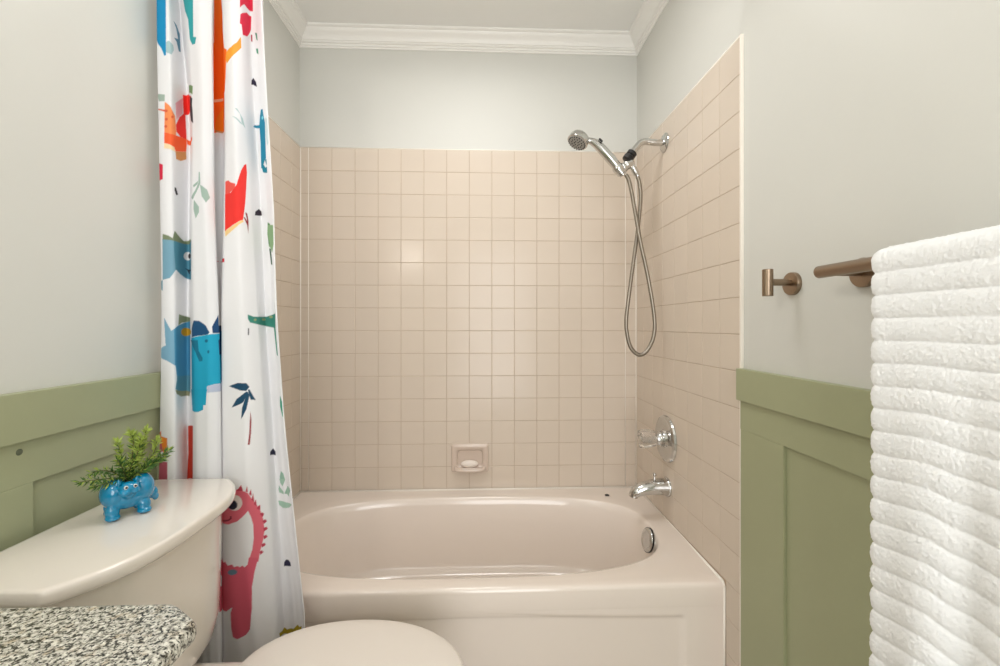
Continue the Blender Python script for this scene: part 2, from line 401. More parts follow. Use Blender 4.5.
# handset
hp = [(.545, 1.712), (.533, 1.728), (.508, 1.760), (.476, 1.796), (.448, 1.825), (.425, 1.840), (.402, 1.846), (.385, 1.850)]
hd = obj('handset', (lambda b: (tube(b, smooth_path([(x, 1.662, z) for x, z in hp], 6), lambda t: .0135+.0065*math.sin(min(1, max(0, (t-.05)/.75))*math.pi)-.002*t, 24), b)[1])(bmesh.new()), M_chrome, hs, smooth=True)
fa = Vector((-.46, -.17, -.87)).normalized(); fc = Vector((.371, 1.662, 1.848))
bm = bmesh.new(); lathe(bm, fc-fa*.020, fa, [(-.006, .012), (-.003, .024), (.004, .034), (.012, .0385), (.028, .0415), (.034, .041), (.036, .038)], 48); obj('head', bm, M_chrome, hd, smooth=40)
bm = bmesh.new(); lathe(bm, fc+fa*.0175, fa, [(-.002, .0365), (-.0005, .036), (.001, .027), (.001, 0)], 40); u, w_ = frame(fa)
for rr_, nn in ((.010, 6), (.021, 12), (.033, 20)):
    for i in range(nn):
        q = fc+fa*.0180+(u*math.cos(6.283*i/nn)+w_*math.sin(6.283*i/nn))*rr_
        lathe(bm, q, fa, [(0, .0027), (.003, .0022)], 6)
for i_, f_ in enumerate(bm.faces):
    if i_ > 40*3+1: f_.material_index = 1
o = obj('spray_face', bm, M_nozzle, hd, smooth=40); o.data.materials.append(M_black); o['label'] = 'grey spray face with rubber nozzles'
bm = bmesh.new(); tube(bm, smooth_path([(.458, 1.6435, 1.833), (.452, 1.643, 1.839), (.446, 1.644, 1.845)], 4), .0042, 10); obj('spray_lever', bm, M_black, hd, smooth=True)
bm = bmesh.new(); lathe(bm, (.522, 1.662, 1.742), Vector((.62, 0, -.78)), [(-.006, .020), (0, .0215), (.012, .0215), (.020, .019), (.030, .018), (.034, .013)], 24); obj('handle_collar', bm, M_chrome, hd, smooth=40)
bm = bmesh.new()
hpts = [(.553, 1.655, 1.712), (.563, 1.652, 1.690), (.575, 1.650, 1.636), (.605, 1.645, 1.457), (.634, 1.643, 1.320), (.658, 1.64, 1.165), (.655, 1.64, 1.085), (.628, 1.64, 1.030), (.597, 1.64, 1.017), (.567, 1.64, 1.045), (.552, 1.64, 1.100), (.551, 1.642, 1.165), (.574, 1.652, 1.320), (.598, 1.662, 1.471), (.614, 1.665, 1.610), (.611, 1.664, 1.672), (.604, 1.664, 1.702), (.596, 1.664, 1.720)]
pth = smooth_path(hpts, 46)
tube(bm, pth, lambda t: .0074+.0007*math.sin(t*2*math.pi*330), 10)
tag(obj('shower_hose', bm, M_satin, smooth=True), 'looped ribbed metal shower hose hanging below the handset', 'hose')

# ------------------------------------------------------------------ soap dish on the back wall
sx0, sx1, sz0, sz1 = -.143, .026, .463, .590
sd = empty('soap_dish', ((sx0+sx1)/2, YB, sz0), 'beige ceramic recessed soap dish set into the back tiles', 'soap dish')
def rrect(x0, x1, z0, z1, r, y, n=6):
    out = []
    for ccx, ccz, a0 in ((x1-r, z1-r, 0), (x0+r, z1-r, 90), (x0+r, z0+r, 180), (x1-r, z0+r, 270)):
        for i in range(n+1):
            a = math.radians(a0+90*i/n); out.append((ccx+r*math.cos(a), y, ccz+r*math.sin(a)))
    return out
bm = bmesh.new()
loft(bm, [rrect(sx0, sx1, sz0, sz1, .008, YB+.001), rrect(sx0, sx1, sz0, sz1, .008, YB-.008), rrect(sx0+.003, sx1-.003, sz0+.003, sz1-.003, .008, YB-.014), rrect(sx0+.008, sx1-.008, sz0+.008, sz1-.008, .009, YB-.016),
          rrect(sx0+.021, sx1-.021, sz0+.020, sz1-.024, .012, YB-.015), rrect(sx0+.026, sx1-.026, sz0+.025, sz1-.029, .012, YB-.010), rrect(sx0+.030, sx1-.030, sz0+.029, sz1-.033, .014, YB-.001)], (True, True))
bmesh.ops.recalc_face_normals(bm, faces=bm.faces); obj('dish_frame', bm, M_dish, sd, smooth=50)
bm = bmesh.new(); path = smooth_path([((sx0+.02), YB-.012, sz0+.020), (sx0+.03, YB-.030, sz0+.014), ((sx0+sx1)/2, YB-.034, sz0+.012), (sx1-.03, YB-.030, sz0+.014), (sx1-.02, YB-.012, sz0+.020)], 6)
tube(bm, path, .0085, 14); obj('lip', bm, M_dish, sd, smooth=True)
bm = bmesh.new(); box(bm, (sx0+.026, YB-.030, sz0+.012), (sx1-.026, YB-.001, sz0+.022)); obj('tray', bm, M_dish, sd, bevel=.002)
bm = bmesh.new(); bmesh.ops.create_uvsphere(bm, u_segments=28, v_segments=16, radius=1, matrix=Matrix.Translation((-.060, YB-.017, sz0+.038)) @ Matrix.Diagonal((.039, .013, .0175, 1)))
tag(obj('soap_bar', bm, M_soap, smooth=True), 'pale rounded bar of soap resting in the ceramic wall dish', 'soap')

# ------------------------------------------------------------------ shower curtain
# cloth cross-sections: control points across the cloth (k) at six heights
CZL = [1.967, 1.684, 1.427, 1.195, 0.86, 0.371]
CY = [1.15, 1.112, 1.1, 1.155, 1.112, 1.1, 1.118, 1.172, 1.176, 1.122, 1.108, 1.14, 1.18, 1.172, 1.15]
CX = [
   [-0.812, -0.812, -0.812, -0.812, -0.812, -0.812],
   [-0.811, -0.809, -0.804, -0.799, -0.806, -0.812],
   [-0.776, -0.771, -0.767, -0.762, -0.759, -0.757],
   [-0.79, -0.759, -0.765, -0.765, -0.765, -0.759],
   [-0.738, -0.724, -0.726, -0.721, -0.719, -0.714],
   [-0.699, -0.692, -0.687, -0.682, -0.682, -0.678],
   [-0.679, -0.676, -0.676, -0.664, -0.659, -0.657],
   [-0.714, -0.712, -0.714, -0.701, -0.696, -0.694],
   [-0.691, -0.683, -0.691, -0.692, -0.692, -0.689],
   [-0.659, -0.649, -0.652, -0.657, -0.657, -0.654],
   [-0.629, -0.619, -0.612, -0.604, -0.597, -0.585],
   [-0.622, -0.614, -0.599, -0.584, -0.564, -0.539],
   [-0.62, -0.61, -0.589, -0.584, -0.563, -0.529],
   [-0.598, -0.59, -0.569, -0.564, -0.538, -0.496],
   [-0.574, -0.559, -0.543, -0.538, -0.515, -0.464],
]
def curtain_xy(K, Z):
    """K, Z arrays of the same shape -> X, Y of the hanging cloth"""
    cx = np.array(CX); cy = np.array(CY); n = len(CY)
    zl = np.array(CZL[::-1]); xs = []
    for row in cx:
        r = row[::-1]
        xs.append(np.interp(Z, zl, r))
    # soften the kinks between levels
    xs = np.array(xs)                              # n x shape
    i = np.clip(np.floor(K).astype(int), 0, n-2); t = K - i
    def g(a, j): return np.take_along_axis(a, np.clip(j, 0, n-1)[None], 0)[0]
    ys = np.broadcast_to(cy.reshape((n,)+(1,)*K.ndim), xs.shape)
    out = []
    for a in (xs, ys):
        p0, p1, p2, p3 = g(a, i-1), g(a, i), g(a, i+1), g(a, i+2)
        m1 = (p2-p0)*.42; m2 = (p3-p1)*.42
        t2 = t*t; t3 = t2*t
        out.append((2*t3-3*t2+1)*p1 + (t3-2*t2+t)*m1 + (-2*t3+3*t2)*p2 + (t3-t2)*m2)
    return out

MOTIFS = [
((0,145,200),"1,1.9549 1.763,1.9453 1.759,1.9304 1.754,1.9155 1.75,1.9006 1.745,1.8858 1.741,1.8709 1.737,1.856 1.733,1.8411 1.729,1.8263 1.725,1.8114 1.721,1.7965 1.612,1.7954 1.439,1.8146 0.925,1.8443 0.975,1.8593 0.975,1.8757 1.025,1.8907 1,1.9071 0.975,1.9235 1.025,1.9385"),
((175,205,210),"1.729,1.8285 1.931,1.8322 2.294,1.829 2.319,1.8172 2.153,1.801 1.825,1.8013 1.723,1.8045"),
((90,140,165),"2.375,1.8947 2.559,1.8946 2.769,1.8808 2.754,1.8646 2.741,1.8486 2.729,1.8325 2.613,1.8294 2.515,1.8495 2.359,1.8515 2.622,1.8612 2.536,1.8835"),
((45,165,172),"3.385,1.9801 4.426,1.9514 4.413,1.9365 4.398,1.9217 4.384,1.9069 4.369,1.8921 4.354,1.8772 4.338,1.8624 4.321,1.8476 4.571,1.8439 4.454,1.8287 4.203,1.8295 3.996,1.8452 3.968,1.8619 3.941,1.8787 3.916,1.8955 3.657,1.924 3.537,1.9521"),
((255,112,12),"7.264,2.0077 7.773,2.0097 7.818,1.9935 7.867,1.9771 7.916,1.9608 7.975,1.944 8.725,1.9003 8.75,1.8839 8.9,1.8634 8.95,1.847 9.025,1.8306 9.365,1.822 9.243,1.8007 9.195,1.7851 9.141,1.7695 9.08,1.754 8.975,1.7392 8.9,1.7241 6.025,1.7201 6.075,1.7364 6.175,1.7542 6.2,1.7706 6.15,1.7842 6.15,1.7992 6.175,1.8156 6.125,1.8293 7.23,1.8789 7.236,1.895 7.242,1.9112 7.248,1.9273 7.255,1.9434 7.261,1.9595 7.264,1.9756 7.264,1.9916"),
((250,165,50),"9.3,1.8163 9.795,1.8249 10.36,1.843 10.88,1.8689 10.91,1.8414 10.15,1.811 9.704,1.7965 9.31,1.7868 9.178,1.8017"),
((225,35,70),"10.83,1.9775 11.53,2.0001 12.36,2.0132 12.36,1.9898 12.36,1.9664 11.29,1.9655 10.83,1.9425 10.84,1.9602"),
((225,35,70),"10.88,1.9272 11.53,1.9521 12.16,1.9529 12.11,1.9354 12.06,1.9177 11.51,1.8885 11.12,1.8794 11,1.9033 10.78,1.9013"),
((170,30,60),"12.03,1.9037 12.22,1.9044 12.22,1.8853 12.03,1.8864"),
((80,150,120),"12.54,1.9098 12.78,1.9075 12.89,1.8858 12.69,1.8911"),
((80,150,120),"12.6,1.8678 12.92,1.8649 12.98,1.8489 12.69,1.8549"),
((40,32,60),"11.79,1.7688 11.87,1.7823 12.13,1.7897 12.45,1.7805 12.58,1.7658 12.09,1.7712"),
((255,112,12),"6.225,1.7596 9,1.7569 8.925,1.7405 8.825,1.7255 8.05,1.731 8.025,1.7132 7.99,1.6951 7.974,1.6768 7.975,1.6605 7.975,1.6441 7.614,1.6437 6,1.6231 6,1.6395 6,1.6559 6,1.6723 6,1.6886 6.025,1.705 6.025,1.7214 6.075,1.7392"),
((245,130,20),"7.424,1.6812 7.639,1.6973 7.916,1.7118 7.904,1.6955 7.905,1.6791 7.935,1.6625 7.972,1.6458 7.613,1.6443 7.254,1.6491"),
((250,205,170),"6.1,1.7173 7.87,1.7335 7.863,1.7267 6.15,1.7105"),
((200,155,100),"7.255,1.6473 8.025,1.6436 7.81,1.6399 7.399,1.6424"),
((165,185,175),"0.925,1.7064 1.615,1.6991 1.611,1.6831 1.233,1.6849"),
((250,150,90),"1.61,1.6816 2.038,1.6681 2.294,1.652 2.315,1.6331 2.337,1.6143 2.318,1.6007 1.975,1.6001 1.569,1.6065 1.577,1.6215 1.586,1.6365 1.594,1.6515 1.602,1.6665"),
((228,95,60),"1.792,1.6587 1.763,1.6562 1.694,1.6553 1.625,1.6566 0.376,1.6774 1.628,1.6615 1.697,1.6623 1.765,1.6612"),
((228,95,60),"1.799,1.6379 1.769,1.6354 1.699,1.6344 1.631,1.6357 1.603,1.6383 1.634,1.6407 1.703,1.6415 1.771,1.6404"),
((228,95,60),"1.757,1.6203 1.728,1.6178 1.658,1.617 1.588,1.6183 1.56,1.621 1.591,1.6233 1.662,1.624 1.73,1.6228"),
((228,95,60),"2.218,1.648 2.196,1.6448 2.14,1.6424 2.08,1.6422 2.053,1.6443 2.081,1.6472 2.142,1.6495 2.197,1.6499"),
((245,180,190),"2.326,1.6856 2.679,1.7123 2.644,1.6912 2.636,1.6709 2.35,1.6441 2.337,1.6648"),
((248,100,50),"1.569,1.6065 1.976,1.6017 2.319,1.604 2.809,1.6122 2.817,1.5956 2.785,1.5775 2.285,1.5633 2.223,1.5721 1.554,1.5793"),
((240,48,40),"2.321,1.6301 2.487,1.6556 2.684,1.6725 2.672,1.6882 2.683,1.7047 2.695,1.7212 3.103,1.7296 3.9,1.7023 3.625,1.69 2.783,1.672 2.79,1.6567 2.796,1.6413 2.803,1.6259 2.81,1.6105 2.519,1.6073 2.348,1.6147"),
((245,110,60),"2.81,1.6105 3.9,1.6026 3.9,1.5931 2.858,1.598"),
((250,225,180),"1.554,1.5793 2.223,1.5721 2.285,1.5607 2.222,1.5623 1.547,1.5665"),
((215,150,90),"2.285,1.5633 2.785,1.5775 2.794,1.5582 2.526,1.5464 2.314,1.5452"),
((120,150,100),"3.4,1.7446 4.083,1.7272 4.025,1.7068 3.375,1.7269"),
((60,60,70),"3.6,1.7105 3.992,1.6975 3.925,1.6832 4,1.6665 4.03,1.6508 4.057,1.6351 3.65,1.6463 3.325,1.6709 3.3,1.6873 3.475,1.6982"),
((185,208,210),"9.922,1.6729 10.22,1.6735 10.8,1.6574 11.04,1.6363 10.64,1.6445 10.48,1.6646"),
((185,208,210),"9.653,1.6521 10.05,1.6506 10.83,1.6414 10.44,1.6409"),
((20,135,170),"13.06,1.7019 13.33,1.6991 13.4,1.6828 13.52,1.6609 13.49,1.6428 13.46,1.6247 13.44,1.6066 13.4,1.5885 13.37,1.5703 13.25,1.5441 12.5,1.5482 12.54,1.5653 12.58,1.5824 12.62,1.5995 12.67,1.6165 12.66,1.6355 12.65,1.6546 11.73,1.6573 11.92,1.6637 12.64,1.6633 12.82,1.688"),
((205,222,226),"13.56,1.6741 14,1.6627 14,1.6409 14,1.619 13.62,1.5985 13.49,1.6272 13.51,1.6428 13.53,1.6585"),  # pale shadow at the right edge, painted into the cloth colour
((120,210,230),"13.38,1.6756 13.33,1.6728 13.23,1.6725 13.12,1.6749 13.09,1.6787 13.15,1.6815 13.26,1.6818 13.35,1.6793"),
((240,240,242),"12.86,1.5619 13.37,1.5687 13.32,1.5497"),
((225,30,70),"0.975,1.5344 1.451,1.5269 1.439,1.5085 1.428,1.4901 0.875,1.4893 0.975,1.4961 0.975,1.5153"),
((40,35,45),"2.204,1.4729 2.294,1.4731 2.392,1.4573 2.292,1.4545 2.203,1.4648"),
((165,190,180),"4.629,1.478 5.233,1.4654 5.428,1.4469 5.115,1.4335 4.755,1.4488"),
((165,190,180),"4.15,1.4429 4.525,1.4236 4.518,1.4107 4.286,1.3953 4.121,1.4188"),
((165,190,180),"4.549,1.5105 4.64,1.5086 4.667,1.4812 4.444,1.4666 4.206,1.4523 4.057,1.4434 3.85,1.4497 4.258,1.4655 4.514,1.4832"),
((165,190,180),"4.076,1.479 4.497,1.4881 4.45,1.4802 4.144,1.4737"),
((245,52,45),"10.65,1.5372 10.9,1.5442 10.92,1.521 10.82,1.5006 10.74,1.4804 10.66,1.4604 10.58,1.4405 10.47,1.4179 10.36,1.3956 9.637,1.3806 9.082,1.3672 9.068,1.383 9.053,1.3988 9.037,1.4147 9.021,1.4306 9.011,1.4465 9,1.4623 9.49,1.4624 9.981,1.4813 10.18,1.5002 10.38,1.5202"),
((240,90,80),"8.997,1.4936 9.3,1.4944 9.495,1.4878 9.87,1.4827 9.812,1.473 9.399,1.4612 9.021,1.4605 9.009,1.4771"),
((250,215,150),"10.36,1.3956 10.4,1.3911 9.711,1.3707 9.129,1.3531 9.082,1.3672 9.636,1.3796"),
((150,40,50),"10.54,1.417 10.69,1.4153 10.76,1.396 10.72,1.3799 10.68,1.3638 10.63,1.3849 10.4,1.4025 10.5,1.4034 10.65,1.395"),
((40,30,45),"11.38,1.4174 11.44,1.4283 11.73,1.4387 12.04,1.434 12.12,1.4237"),
((12,132,158),"12.62,1.5717 13.41,1.5665 13.4,1.5486 13.39,1.5307 12.72,1.5366 12.61,1.5493"),
((240,240,242),"12.88,1.5565 13.2,1.5667 13.4,1.5477 13.23,1.5458"),
((140,175,130),"12.97,1.4033 13.3,1.3978 13.74,1.3715 13.7,1.353 13.65,1.3345 13,1.3378 12.92,1.3546 12.82,1.3721"),
((70,120,75),"12.97,1.4033 13.25,1.3982 13.24,1.3781 13.23,1.3581 13.23,1.3381 12.95,1.3473 12.97,1.3664 12.97,1.3842"),
((125,172,195),"1.32,1.3435 2.042,1.3412 2.1,1.3269 2.153,1.3126 2.157,1.2976 2.162,1.2825 2.166,1.2675 1.718,1.2458 0.233,1.2326 1.257,1.2153 1.265,1.2314 1.273,1.2474 1.281,1.2634 1.289,1.2794 1.297,1.2955 1.305,1.3115 1.312,1.3275"),
((85,148,172),"2.044,1.3447 2.624,1.3414 3.789,1.3435 3.765,1.3273 3.75,1.3105 3.72,1.2947 3.699,1.2783 3.678,1.262 3.659,1.2455 2.802,1.2513 2.443,1.2593 2.148,1.2691 2.111,1.2888 2.073,1.3085 2.059,1.3266"),
((128,142,112),"1.353,1.3555 1.693,1.351 1.987,1.3444 2.152,1.3646 2.466,1.3516 2.667,1.3456 3.35,1.3528 3.725,1.3432 2.666,1.3384 2.04,1.3388 1.342,1.3417"),
((240,240,242),"3.7,1.305 3.625,1.3009 3.35,1.2995 3.077,1.2987 2.882,1.2984 2.759,1.2996 2.686,1.3027 2.662,1.3071 2.687,1.3121 2.761,1.3166 2.882,1.3196 3.077,1.32 3.375,1.3159 3.6,1.3105"),
((30,30,40),"3.65,1.305 3.55,1.3023 3.375,1.3009 3.165,1.3022 3.04,1.3051 2.999,1.3094 3.04,1.3136 3.166,1.316 3.375,1.3146 3.55,1.3105"),
((40,45,60),"2.752,1.277 2.999,1.2745 3.525,1.2722 3.525,1.2681 3.202,1.2698 3.302,1.2621 3.112,1.2635 2.966,1.2708"),
((215,10,50),"5.824,1.2994 9.082,1.2988 9.09,1.2885 7.561,1.3003"),
((140,175,130),"12.97,1.3965 13.77,1.3917 13.77,1.3759 13.77,1.36 13.77,1.3442 13.46,1.3198 13.21,1.3357 13,1.3624 13,1.3787"),
((60,90,70),"13.02,1.3345 13.28,1.3317 13.36,1.3102 13.43,1.2887 13.23,1.2912 13.13,1.3128"),
((75,150,190),"1.358,1.1486 1.574,1.1321 1.77,1.1157 2.279,1.1295 2.675,1.1358 3.35,1.1421 3.348,1.1262 3.347,1.1103 3.345,1.0944 3.344,1.0785 3.342,1.0626 3.341,1.0467 3.339,1.0308 3.338,1.0149 3.336,0.999 2.612,0.9995 2.152,1.0027 2.056,1.0292 1.521,1.0431 0.234,1.0589 1.458,1.0799 1.424,1.0984 1.403,1.1151 1.382,1.1318"),
((130,180,208),"1.359,1.1468 1.574,1.1312 1.77,1.1157 1.946,1.1209 1.957,1.1031 1.968,1.0854 1.978,1.0676 1.989,1.0498 2,1.0321 1.521,1.0431 0.234,1.0589 1.458,1.0799 1.424,1.0984 1.404,1.1145 1.382,1.1307"),
((128,142,112),"2.33,1.1576 2.702,1.1538 3.351,1.1493 3.35,1.1403 2.548,1.1366 2.279,1.1295"),
((195,155,40),"3.514,1.1127 3.428,1.1079 3.2,1.104 2.936,1.1018 2.739,1.102 2.595,1.1043 2.503,1.1082 2.472,1.1128 2.505,1.1174 2.597,1.1211 2.741,1.1231 2.936,1.123 3.2,1.121 3.429,1.1173"),
((90,150,172),"2.153,1.0045 2.612,1.0007 3.337,0.9997 3.335,0.978 3.333,0.9564 2.381,0.9623 2.039,0.9721 2.15,0.9941"),
((150,150,120),"2.038,0.9704 2.548,0.963 3.29,0.9579 3.187,0.9464 2.473,0.9495 2.14,0.9594"),
((25,170,208),"3.559,1.0974 4.397,1.1031 4.845,1.1056 5.33,1.108 8.896,1.1153 8.897,1.0991 8.898,1.0829 8.899,1.0667 8.9,1.0505 8.901,1.0343 8.902,1.0181 8.902,1.0019 8.903,0.9857 5.505,0.9831 4.998,0.9787 4.956,0.9632 4.917,0.9476 4.878,0.932 4.346,0.9312 3.523,0.9258 3.526,0.9414 3.529,0.9571 3.532,0.9727 3.535,0.9883 3.539,1.0039 3.542,1.0195 3.545,1.0351 3.548,1.0507 3.552,1.0662 3.555,1.0818"),
((20,80,125),"3.653,1.0993 3.659,1.1224 3.972,1.1418 4.401,1.1406 4.9,1.1278 5.217,1.1121 5.082,1.107 4.293,1.1034"),
((20,70,118),"5.379,1.126 5.597,1.1417 5.89,1.1576 5.926,1.1295 8.8,1.1289 8.8,1.1139 8.8,1.0975 8.8,1.0825 8.775,1.0661 8.8,1.0511 5.906,1.0556 5.861,1.0739 5.822,1.0921 6.775,1.1098 5.423,1.1104"),
((10,118,150),"3.415,1.0918 4.292,1.0929 4.342,1.0669 4.61,1.048 4.59,1.041 4.39,1.0398 4.107,1.0631 3.648,1.0834"),
((10,110,145),"5.093,1.091 5.046,1.0881 4.924,1.0869 4.814,1.0881 4.771,1.091 4.814,1.094 4.924,1.0952 5.046,1.094"),
((10,110,145),"5.205,1.0643 5.179,1.0613 5.114,1.0601 5.043,1.0614 5.011,1.0643 5.043,1.0673 5.114,1.0685 5.179,1.0672"),
((195,205,228),"5.023,0.9787 5.5,0.9826 8.825,0.9842 8.825,0.9623 5.497,0.9639 5.023,0.9631"),
((60,140,125),"10.37,1.157 10.72,1.1517 11.31,1.1521 12.21,1.1527 13.58,1.1607 13.53,1.1414 13.48,1.1221 12.51,1.1257 11.59,1.1295 10.9,1.1331 10.49,1.1366 10.38,1.1454"),
((150,165,120),"10.95,1.1439 10.9,1.1416 10.8,1.1406 10.72,1.1415 10.7,1.1438 10.73,1.1461 10.82,1.1471 10.91,1.1462"),
((150,165,120),"12.05,1.1452 11.96,1.1428 11.77,1.1417 11.6,1.1426 11.54,1.145 11.62,1.1474 11.79,1.1484 11.97,1.1475"),
((150,165,120),"13.13,1.1517 13.03,1.1494 12.82,1.1485 12.64,1.1495 12.57,1.1519 12.66,1.1542 12.85,1.1551 13.06,1.1541"),
((80,150,130),"13.18,1.1258 13.48,1.1221 13.5,1.1037 13.53,1.0853 13.55,1.067 13.58,1.0487 13.38,1.052 13.33,1.0704 13.28,1.0888 13.23,1.1073"),
((60,60,70),"10.36,1.1224 10.42,1.1224 10.4,1.1048 10.34,1.1055"),
((15,70,102),"9.345,0.9766 9.702,0.9853 10.2,0.9847 10.35,0.975 10.19,0.9651 9.819,0.9668"),
((15,70,102),"10.34,0.9637 10.61,0.9407 10.38,0.9423"),
((18,166,205),"3.43,0.9659 4.398,0.9711 5.04,0.9715 4.837,0.9458 4.681,0.9378 4.657,0.9199 4.297,0.9139 3.593,0.9123 3.541,0.9301 3.486,0.9479"),
((15,70,102),"9.464,0.9235 9.676,0.9459 9.911,0.9554 10.2,0.9641 10.3,0.9609 10.01,0.9378 9.607,0.927"),
((15,70,102),"9.855,0.8952 9.919,0.924 10.09,0.9437 10.25,0.9631 10.34,0.9546 10.26,0.9369 10.17,0.9193 9.952,0.9019"),
((15,70,102),"10.26,0.9687 10.35,0.9683 10.48,0.9534 10.62,0.9382 10.36,0.9464"),
((150,40,50),"10.35,0.9142 10.39,0.8938 10.37,0.8757 10.35,0.8577 10.28,0.8293 10.19,0.8309 10.24,0.8466 10.28,0.8623 10.3,0.8796 10.33,0.8969"),
((40,40,65),"11.47,0.7883 11.54,0.797 11.91,0.8013 12.2,0.7919 12.2,0.7812"),
((50,155,125),"13.4,0.9445 13.68,0.9309 13.9,0.9064 13.82,0.8818 13.49,0.8922 13.26,0.9164"),
((150,188,170),"12.66,0.7417 12.93,0.7366 13.08,0.7203 12.7,0.7014 12.48,0.7089 12.48,0.726"),
((150,188,170),"12.3,0.702 12.8,0.6806 12.3,0.6827"),
((150,188,170),"13.35,0.7054 13.63,0.6956 13.34,0.6821 12.85,0.683"),
((190,92,112),"1.089,0.8534 1.582,0.8518 1.585,0.837 1.588,0.8222 0.025,0.793 1.593,0.7926 1.596,0.7778 1.599,0.763 1.602,0.7482 1.604,0.7335 1.277,0.7315 0.95,0.7289 0.95,0.7453 0.95,0.7603 0.95,0.7767 0.95,0.793 0.95,0.8081 0.975,0.8313"),
((240,140,45),"1.184,0.8539 1.567,0.8517 1.568,0.8349 1.569,0.8182 1.388,0.8114 1.239,0.8343"),
((228,120,90),"1.178,0.8666 0.232,0.8449 1.185,0.8531"),
((205,62,42),"3.034,0.8684 3.632,0.8742 3.627,0.8571 3.615,0.8399 3.604,0.8227 3.592,0.8055 3.58,0.7883 3.568,0.771 3.556,0.7537 3.544,0.7363 2.858,0.7305 2.897,0.7466 2.939,0.7628 2.985,0.7792 3.035,0.7957 3.036,0.8139 3.037,0.8321 3.038,0.8502"),
((228,108,126),"5.866,0.6691 9.064,0.6846 9.374,0.7084 9.606,0.7186 9.814,0.7165 10.12,0.7104 10.32,0.6917 10.5,0.6722 10.61,0.6565 10.7,0.6335 10.73,0.6053 10.66,0.5821 10.59,0.5683 10.52,0.5545 10.45,0.5316 10.05,0.538 10.14,0.5521 10.23,0.566 10.27,0.5805 10.31,0.5949 10.31,0.6116 10.31,0.6283 10.22,0.6506 10.1,0.6654 9.866,0.6529 9.631,0.6391 9.309,0.6301 5.859,0.6315 5.863,0.6503"),
((195,62,85),"9.606,0.715 9.804,0.7304 9.88,0.7159"),
((195,62,85),"10.01,0.7135 10.1,0.7283 10.13,0.7124"),
((195,62,85),"10.18,0.7068 10.27,0.7189 10.29,0.7011"),
((195,62,85),"10.28,0.6922 10.35,0.707 10.39,0.683"),
((195,62,85),"10.36,0.679 10.45,0.6903 10.47,0.6726"),
((195,62,85),"10.47,0.6666 10.55,0.6729 10.61,0.6712 10.59,0.6585"),
((195,62,85),"10.58,0.6509 10.66,0.6526 10.75,0.648 10.68,0.6394"),
((195,62,85),"10.66,0.6312 10.78,0.632 10.88,0.6257 10.72,0.6215"),
((195,62,85),"10.68,0.6123 10.82,0.6122 10.91,0.6062 10.71,0.602"),
((195,62,85),"10.67,0.5927 10.8,0.5916 10.87,0.5856 10.69,0.5825"),
((195,62,85),"10.59,0.5738 10.71,0.5735 10.76,0.5672 10.6,0.5638"),
((195,62,85),"10.51,0.5562 10.59,0.5581 10.66,0.5515 10.53,0.547"),
((238,228,224),"9.838,0.6859 9.821,0.6798 9.777,0.6743 9.712,0.6698 9.634,0.6668 9.549,0.6655 9.464,0.666 9.383,0.6683 9.316,0.6722 9.27,0.6773 9.254,0.6834 9.272,0.6897 9.32,0.6956 9.389,0.7005 9.471,0.7038 9.558,0.7052 9.644,0.7045 9.722,0.7019 9.784,0.6976 9.825,0.692"),
((30,30,50),"9.65,0.6806 9.641,0.6768 9.615,0.6734 9.575,0.6706 9.525,0.6686 9.469,0.6677 9.412,0.668 9.359,0.6693 9.315,0.6716 9.285,0.6748 9.276,0.6784 9.287,0.6822 9.317,0.6858 9.362,0.6888 9.417,0.6909 9.474,0.6918 9.53,0.6915 9.579,0.6901 9.618,0.6875 9.643,0.6843"),
((135,40,62),"8.937,0.6368 9.285,0.642 9.372,0.6457 9.373,0.6511 9.42,0.6515 9.437,0.645 9.311,0.6386 9.054,0.6344"),
((165,200,182),"12.4,0.7193 13.01,0.7221 12.73,0.7031 12.54,0.707"),
((165,200,182),"12.23,0.694 12.5,0.694 12.81,0.6859 12.64,0.6812 12.28,0.6853"),
((165,200,182),"13.26,0.703 13.58,0.7014 13.34,0.6768 13.12,0.6844"),
((165,200,182),"12.13,0.6606 12.7,0.6603 13.64,0.6584 13.24,0.6465 12.53,0.6427 12.2,0.649"),
((222,98,120),"5.787,0.5402 9.032,0.5306 9.15,0.5352 9.265,0.527 9.433,0.5307 9.497,0.5243 9.604,0.5273 9.688,0.5241 9.777,0.5284 9.868,0.5242 10,0.5303 10.07,0.5479 10.45,0.542 10.36,0.5241 10.27,0.506 10.22,0.4888 10.16,0.4716 10.16,0.4546 10.15,0.4376 10.15,0.4206 10.11,0.403 10.08,0.3854 10.04,0.3677 9.861,0.3536 9.569,0.3438 9.425,0.3485 9.369,0.3719 9.363,0.3899 9.357,0.4079 9.422,0.4231 9.161,0.4089 5.766,0.4121 5.768,0.4281 5.771,0.4441 5.774,0.4601 5.776,0.4762 7.05,0.4572 5.781,0.5082 5.784,0.5242"),
((105,135,155),"9.601,0.5123 9.578,0.5086 9.519,0.5056 9.437,0.5039 9.351,0.5041 9.283,0.506 9.257,0.5093 9.284,0.5133 9.353,0.5167 9.44,0.5184 9.522,0.5181 9.58,0.5158"),
((45,40,72),"12.19,0.4838 12.25,0.4951 12.43,0.5026 12.64,0.5039 12.81,0.4982 12.85,0.4883"),
((175,155,30),"11.47,0.3206 11.78,0.3168 11.97,0.322 12.26,0.3149 12.75,0.3199 13.27,0.3373 13.41,0.3345 13.65,0.3403 13.59,0.3266 12.92,0.3119 12.36,0.3023 11.53,0.3085"),
]

